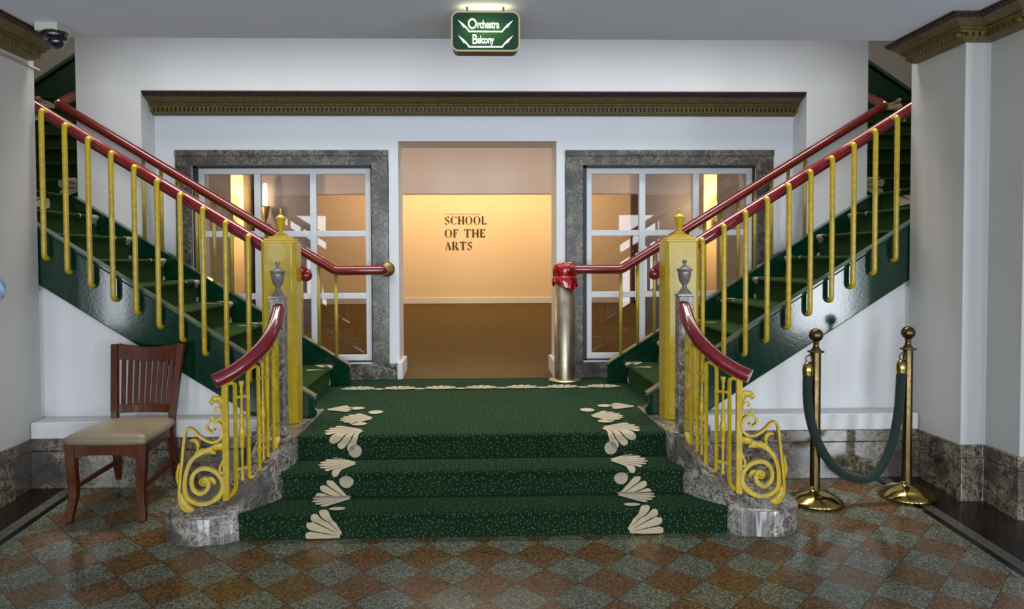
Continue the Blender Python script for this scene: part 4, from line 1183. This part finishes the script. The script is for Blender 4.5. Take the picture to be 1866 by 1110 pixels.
# ================================================================== BOLLARD
bo = thing('ticket_post', 'satin brass cylinder post by the doorway with red plastic tied over its top', 'post', (0.735, 6.37, ZL))
MB().lathe([(0, 0), (0.138, 0), (0.142, 0.006), (0.140, 0.018), (0.100, 0.026), (0.0, 0.026)], (0.735, 6.37, ZL), n=40).build('base', 'satin_brass', bo)
MB().lathe([(0.089, 0.02), (0.089, 0.985), (0.08, 0.99), (0, 0.99)], (0.735, 6.37, ZL), n=40).build('cylinder', 'satin_brass', bo)
b = MB(); random.seed(4); N = 36; rows = []
prof = [(0.02, 1.0), (0.085, 0.998), (0.100, 0.985), (0.106, 0.95), (0.101, 0.905), (0.094, 0.888), (0.108, 0.87), (0.112, 0.845), (0.108, 0.815)]
vs = []
for j, (r, z) in enumerate(prof):
    for i in range(N):
        a = 2 * pi * i / N
        k = 1 + 0.035 * sin(5 * a + j) + 0.03 * sin(9 * a + 2 * j) if j > 1 else 1
        zz = z + (0.025 * sin(a * 2 + 0.8) - 0.012 * (cos(a) > 0.3) * 1.5 if j == len(prof) - 1 else 0) + (0.006 * sin(4 * a) if j < 3 else 0)
        vs.append((0.735 + r * k * cos(a), 6.37 + r * k * sin(a), ZL + zz + 0.012))
fs = [(j * N + i, j * N + (i + 1) % N, (j + 1) * N + (i + 1) % N, (j + 1) * N + i) for j in range(len(prof) - 1) for i in range(N)]
fs.append(tuple(range(N)))
b.add(vs, fs, 0, True); o = b.build('plastic_cover', 'red_plastic', bo); o['label'] = 'crumpled red plastic'
MB().tube([(0.735 + 0.100 * cos(a), 6.37 + 0.100 * sin(a), ZL + 0.90 + 0.004 * sin(a)) for a in [2 * pi * j / 32 for j in range(32)]], 0.003, n=6, closed=True).build('string', 'string', o)

# ================================================================== SIGN
sg = thing('hanging_sign', 'green illuminated Orchestra and Balcony arrow sign under ceiling', 'sign', (0.015, 4.1, 2.735))


def rrect(cx, cz, w, h, r, n=6):
    out = []
    for (sx, sz, a0) in ((1, 1, 0), (-1, 1, 90), (-1, -1, 180), (1, -1, 270)):
        for i in range(n + 1):
            a = radians(a0 + 90 * i / n); out.append((cx + sx * (w / 2 - r) + r * cos(a), cz + sz * (h / 2 - r) + r * sin(a)))
    return out


X0, Z0 = 0.015, 2.735
MB().prism(rrect(X0, Z0, 0.362, 0.205, 0.035), 4.10, 4.21, 'y').build('housing', 'sign_brown', sg)
b = MB(); ro = rrect(X0, Z0, 0.366, 0.209, 0.036)
b.sweep([(x, 4.097, z) for x, z in ro], [(-0.004, -0.006), (0.004, -0.006), (0.004, 0.006), (-0.004, 0.006)], closed=True, upv=(0, 1, 0), smooth=False)
b.build('rim', 'sign_rim', sg)
fo = MB().prism([(x - X0, z - Z0) for x, z in rrect(X0, Z0, 0.354, 0.197, 0.032)], -0.002, 0.0, 'y').build('face', 'sign_green', sg)
fo.location = Vector((X0, 4.0985, Z0)) - world_loc(sg)
b = MB()
yy = 4.094
for zc in (Z0 + 0.000, Z0 - 0.083):
    hw = 0.092
    w = 0.0036
    b.prism([(X0 - hw, zc - w), (X0 + hw, zc - w), (X0 + hw + 0.004, zc + w), (X0 - hw - 0.004, zc + w)], yy, yy + 0.004, 'y')
    for s in (-1, 1):
        q = lambda x, z: (X0 + s * x, zc + z)
        arr = [q(hw - 0.002, -w), q(hw + 0.026, 0.028), q(hw + 0.022, 0.030), q(hw + 0.033, 0.034), q(hw + 0.056, 0.060), q(hw + 0.0, 0.0) if False else q(hw + 0.028, 0.040), q(hw + 0.022, 0.034), q(hw + 0.014, 0.026), q(hw - 0.004, w)]
        b.prism(arr, yy, yy + 0.004, 'y')
        b.prism([q(hw + 0.016, 0.028), q(hw + 0.026, 0.019), q(hw + 0.058, 0.062)], yy + 0.0005, yy + 0.0035, 'y')
b.build('arrows', 'neon_white', sg)
text('lettering', 'O', (X0 - 0.098, yy, Z0 + 0.014), 0.079, 'neon_white', sg, sx=0.80, off=0.0006, ext=0.003)
text('lettering', 'rchestra', (X0 - 0.047, yy, Z0 + 0.018), 0.060, 'neon_white', sg, sx=0.66, off=0.0006, spacing=0.92, ext=0.003)
text('lettering', 'B', (X0 - 0.075, yy, Z0 - 0.067), 0.074, 'neon_white', sg, sx=0.72, off=0.0006, ext=0.003)
text('lettering', 'alcony', (X0 - 0.046, yy, Z0 - 0.064), 0.058, 'neon_white', sg, sx=0.66, off=0.0006, spacing=0.92, ext=0.003)
for s in (-1, 1): MB().tube([(X0 + s * 0.1, 4.155, Z0 + 0.10), (X0 + s * 0.1, 4.155, ZC)], 0.006, n=8).build('hanger', 'sign_brown', sg)
area('sign_uplight', (X0, 4.15, Z0 + 0.108), (radians(180), 0, 0), 0.26, 0.06, 0.10, (1.0, 0.97, 0.50))

# ================================================================== CAMERA DOME AND CONDUIT
cm = thing('security_camera', 'black dome security camera on a beige ceiling box, upper left', 'camera', (-2.52, 4.5, ZC))
MB().box(-2.595, -2.465, 4.44, 4.60, ZC - 0.05, ZC - 0.001).build('mount_box', 'beige_plastic', cm, bevel=0.004)
MB().lathe([(0, 0), (0.070, 0), (0.074, -0.012), (0.066, -0.040), (0.050, -0.052), (0, -0.052)], (-2.51, 4.50, ZC - 0.045), n=28).build('housing', 'black_plastic', cm)
MB().ball((-2.498, 4.495, ZC - 0.098), 0.046, n=20).build('dome', 'dome', cm)
o = tag(MB().tube([(-2.885, 3.6, ZC - 0.147), (-2.885, 4.99, ZC - 0.147)], 0.012, n=10).build('conduit', 'beige_plastic'), 'white conduit running along the left wall just below the cornice', 'conduit')

# ================================================================== PERSON (only an elbow reaches the frame)
pz = fz(2.45)


def skin(name, chains, m, parent, sub=2):
    """chains: list of lists of (x,y,z,r); points with equal coordinates are merged; first point is the root"""
    idx = {}; vs = []; rs = []; es = []
    for chn in chains:
        prev = None
        for (x, y, z, r) in chn:
            k = (round(x, 4), round(y, 4), round(z, 4))
            if k not in idx: idx[k] = len(vs); vs.append((x, y, z)); rs.append(r)
            i = idx[k]
            if prev is not None and prev != i: es.append((prev, i))
            prev = i
    me = bpy.data.meshes.new(name); me.from_pydata(vs, es, []); me.materials.append(MATS[m])
    o = bpy.data.objects.new(name, me); COL.objects.link(o)
    md = o.modifiers.new('skin', 'SKIN'); md.use_smooth_shade = True
    for i, r in enumerate(rs): me.skin_vertices[0].data[i].radius = (r, r)
    me.skin_vertices[0].data[0].use_root = True
    s_ = o.modifiers.new('sub', 'SUBSURF'); s_.levels = sub; s_.render_levels = sub
    o.parent = parent; o.location = -world_loc(parent)
    return o


def person():
    px, py = -2.06, 2.45
    pe = thing('person', 'person in a pale blue striped shirt, only an elbow in frame at far left', 'person', (px, py, pz))
    P = lambda x, y, z, r: (px + x, py + y, pz + z, r)
    # body: legs and trunk one surface
    pel = P(0, 0, 0.95, 0.15)
    arms = []
    for s in (-1, 1):
        sh = P(s * 0.19, 0, 1.42, 0.062)
        if s > 0: el = (-1.592, 2.43, 1.412, 0.05); wr = P(0.17, 0.28, 1.55, 0.028)
        else: el = P(-0.40, 0.12, 1.30, 0.044); wr = P(-0.13, 0.30, 1.52, 0.028)
        arms.append((sh, el, wr))
    neck = P(0, 0.0, 1.50, 0.058)
    chest = P(0, 0, 1.33, 0.155)
    shirt_ch = [[pel, P(0, 0, 1.10, 0.135), chest, P(0, 0, 1.45, 0.075)]] + [[chest, (a[0][0], a[0][1], a[0][2], 0.068), ((a[0][0] + a[1][0]) / 2, (a[0][1] + a[1][1]) / 2, (a[0][2] + a[1][2]) / 2, 0.055), (a[1][0], a[1][1], a[1][2], 0.052),
              ((a[1][0] + a[2][0]) / 2, (a[1][1] + a[2][1]) / 2, (a[1][2] + a[2][2]) / 2, 0.042), (a[2][0] * .9 + a[1][0] * .1, a[2][1] * .9 + a[1][1] * .1, a[2][2] * .9 + a[1][2] * .1, 0.036)] for a in arms]
    skin('body', [[P(0, 0, 1.43, 0.06), P(0, 0.005, 1.52, 0.05), P(0, 0.02, 1.60, 0.072), P(0, 0.03, 1.68, 0.082), P(0, 0.015, 1.75, 0.06)]], 'skin', pe)
    skin('shirt', shirt_ch, 'shirt_blue', pe)
    legs = [[P(0, 0, 0.98, 0.145), P(s * 0.09, 0, 0.86, 0.10), P(s * 0.11, 0.01, 0.50, 0.065), P(s * 0.12, -0.01, 0.10, 0.048)] for s in (-1, 1)]
    skin('trousers', legs, 'trousers', pe)
    for s in (-1, 1):
        skin('shoe', [[P(s * 0.12, -0.03, 0.045, 0.042), P(s * 0.125, 0.08, 0.04, 0.040), P(s * 0.13, 0.17, 0.032, 0.030)]], 'shoe', pe)
        # hand: palm, four unequal bent fingers, thumb from the side of the palm
        w = arms[0 if s < 0 else 1][2]; q = lambda x, y, z, r: (w[0] + x, w[1] + y, w[2] + z, r)
        skin('hand', [[q(s * 0.03, -0.03, -0.02, 0.027), q(0, 0, 0, 0.025), q(-s * 0.035, 0.02, 0.03, 0.028), q(-s * 0.055, 0.025, 0.045, 0.024)]], 'skin', pe)
        for f in range(4):
            ln = (0.9, 1.0, 0.95, 0.75)[f]; o_ = 0.026 - 0.018 * f
            skin('finger', [[q(-s * 0.05, 0.024, 0.045 + o_, 0.009), q(-s * (0.05 + 0.035 * ln), 0.040, 0.052 + o_, 0.0085), q(-s * (0.05 + 0.06 * ln), 0.026, 0.050 + o_, 0.008), q(-s * (0.05 + 0.07 * ln), 0.008, 0.046 + o_, 0.0075)]], 'skin', pe)
        skin('thumb', [[q(-s * 0.02, 0.0, 0.02, 0.012), q(-s * 0.035, -0.03, 0.035, 0.010), q(-s * 0.06, -0.035, 0.045, 0.009)]], 'skin', pe)
    # face: eyes, nose, mouth, ears, hair (facing the stairs)
    hd = Vector((px, py + 0.03, pz + 1.655))
    for s in (-1, 1):
        MB().ball((hd.x + s * 0.03, hd.y + 0.082, hd.z + 0.012), 0.011, n=12).build('eye', 'eye', pe)
        MB().ball((hd.x + s * 0.082, hd.y - 0.01, hd.z), 0.026, n=12, sx=0.35, sy=0.7).build('ear', 'skin', pe)
    MB().ball((hd.x, hd.y + 0.09, hd.z - 0.015), 0.017, n=12, sx=0.8, sz=1.5).build('nose', 'skin', pe)
    MB().ball((hd.x, hd.y + 0.076, hd.z - 0.052), 0.022, n=12, sy=0.35, sz=0.35).build('mouth', 'lip', pe)
    b = MB(); b.ball((hd.x, hd.y - 0.022, hd.z + 0.045), 0.098, n=20, sz=0.92, sy=0.98); b.build('hair', 'hair', pe)
    ph = thing('phone', 'dark phone held up by the person at the far left', 'phone', (px, py + 0.34, pz + 1.60))
    MB().box(px - 0.075, px + 0.075, py + 0.325, py + 0.334, pz + 1.565, pz + 1.64).build('phone_body', 'black_plastic', ph, bevel=0.004)


person()
for o in list(SC.objects):
    if 'spin' in o: del o['spin']
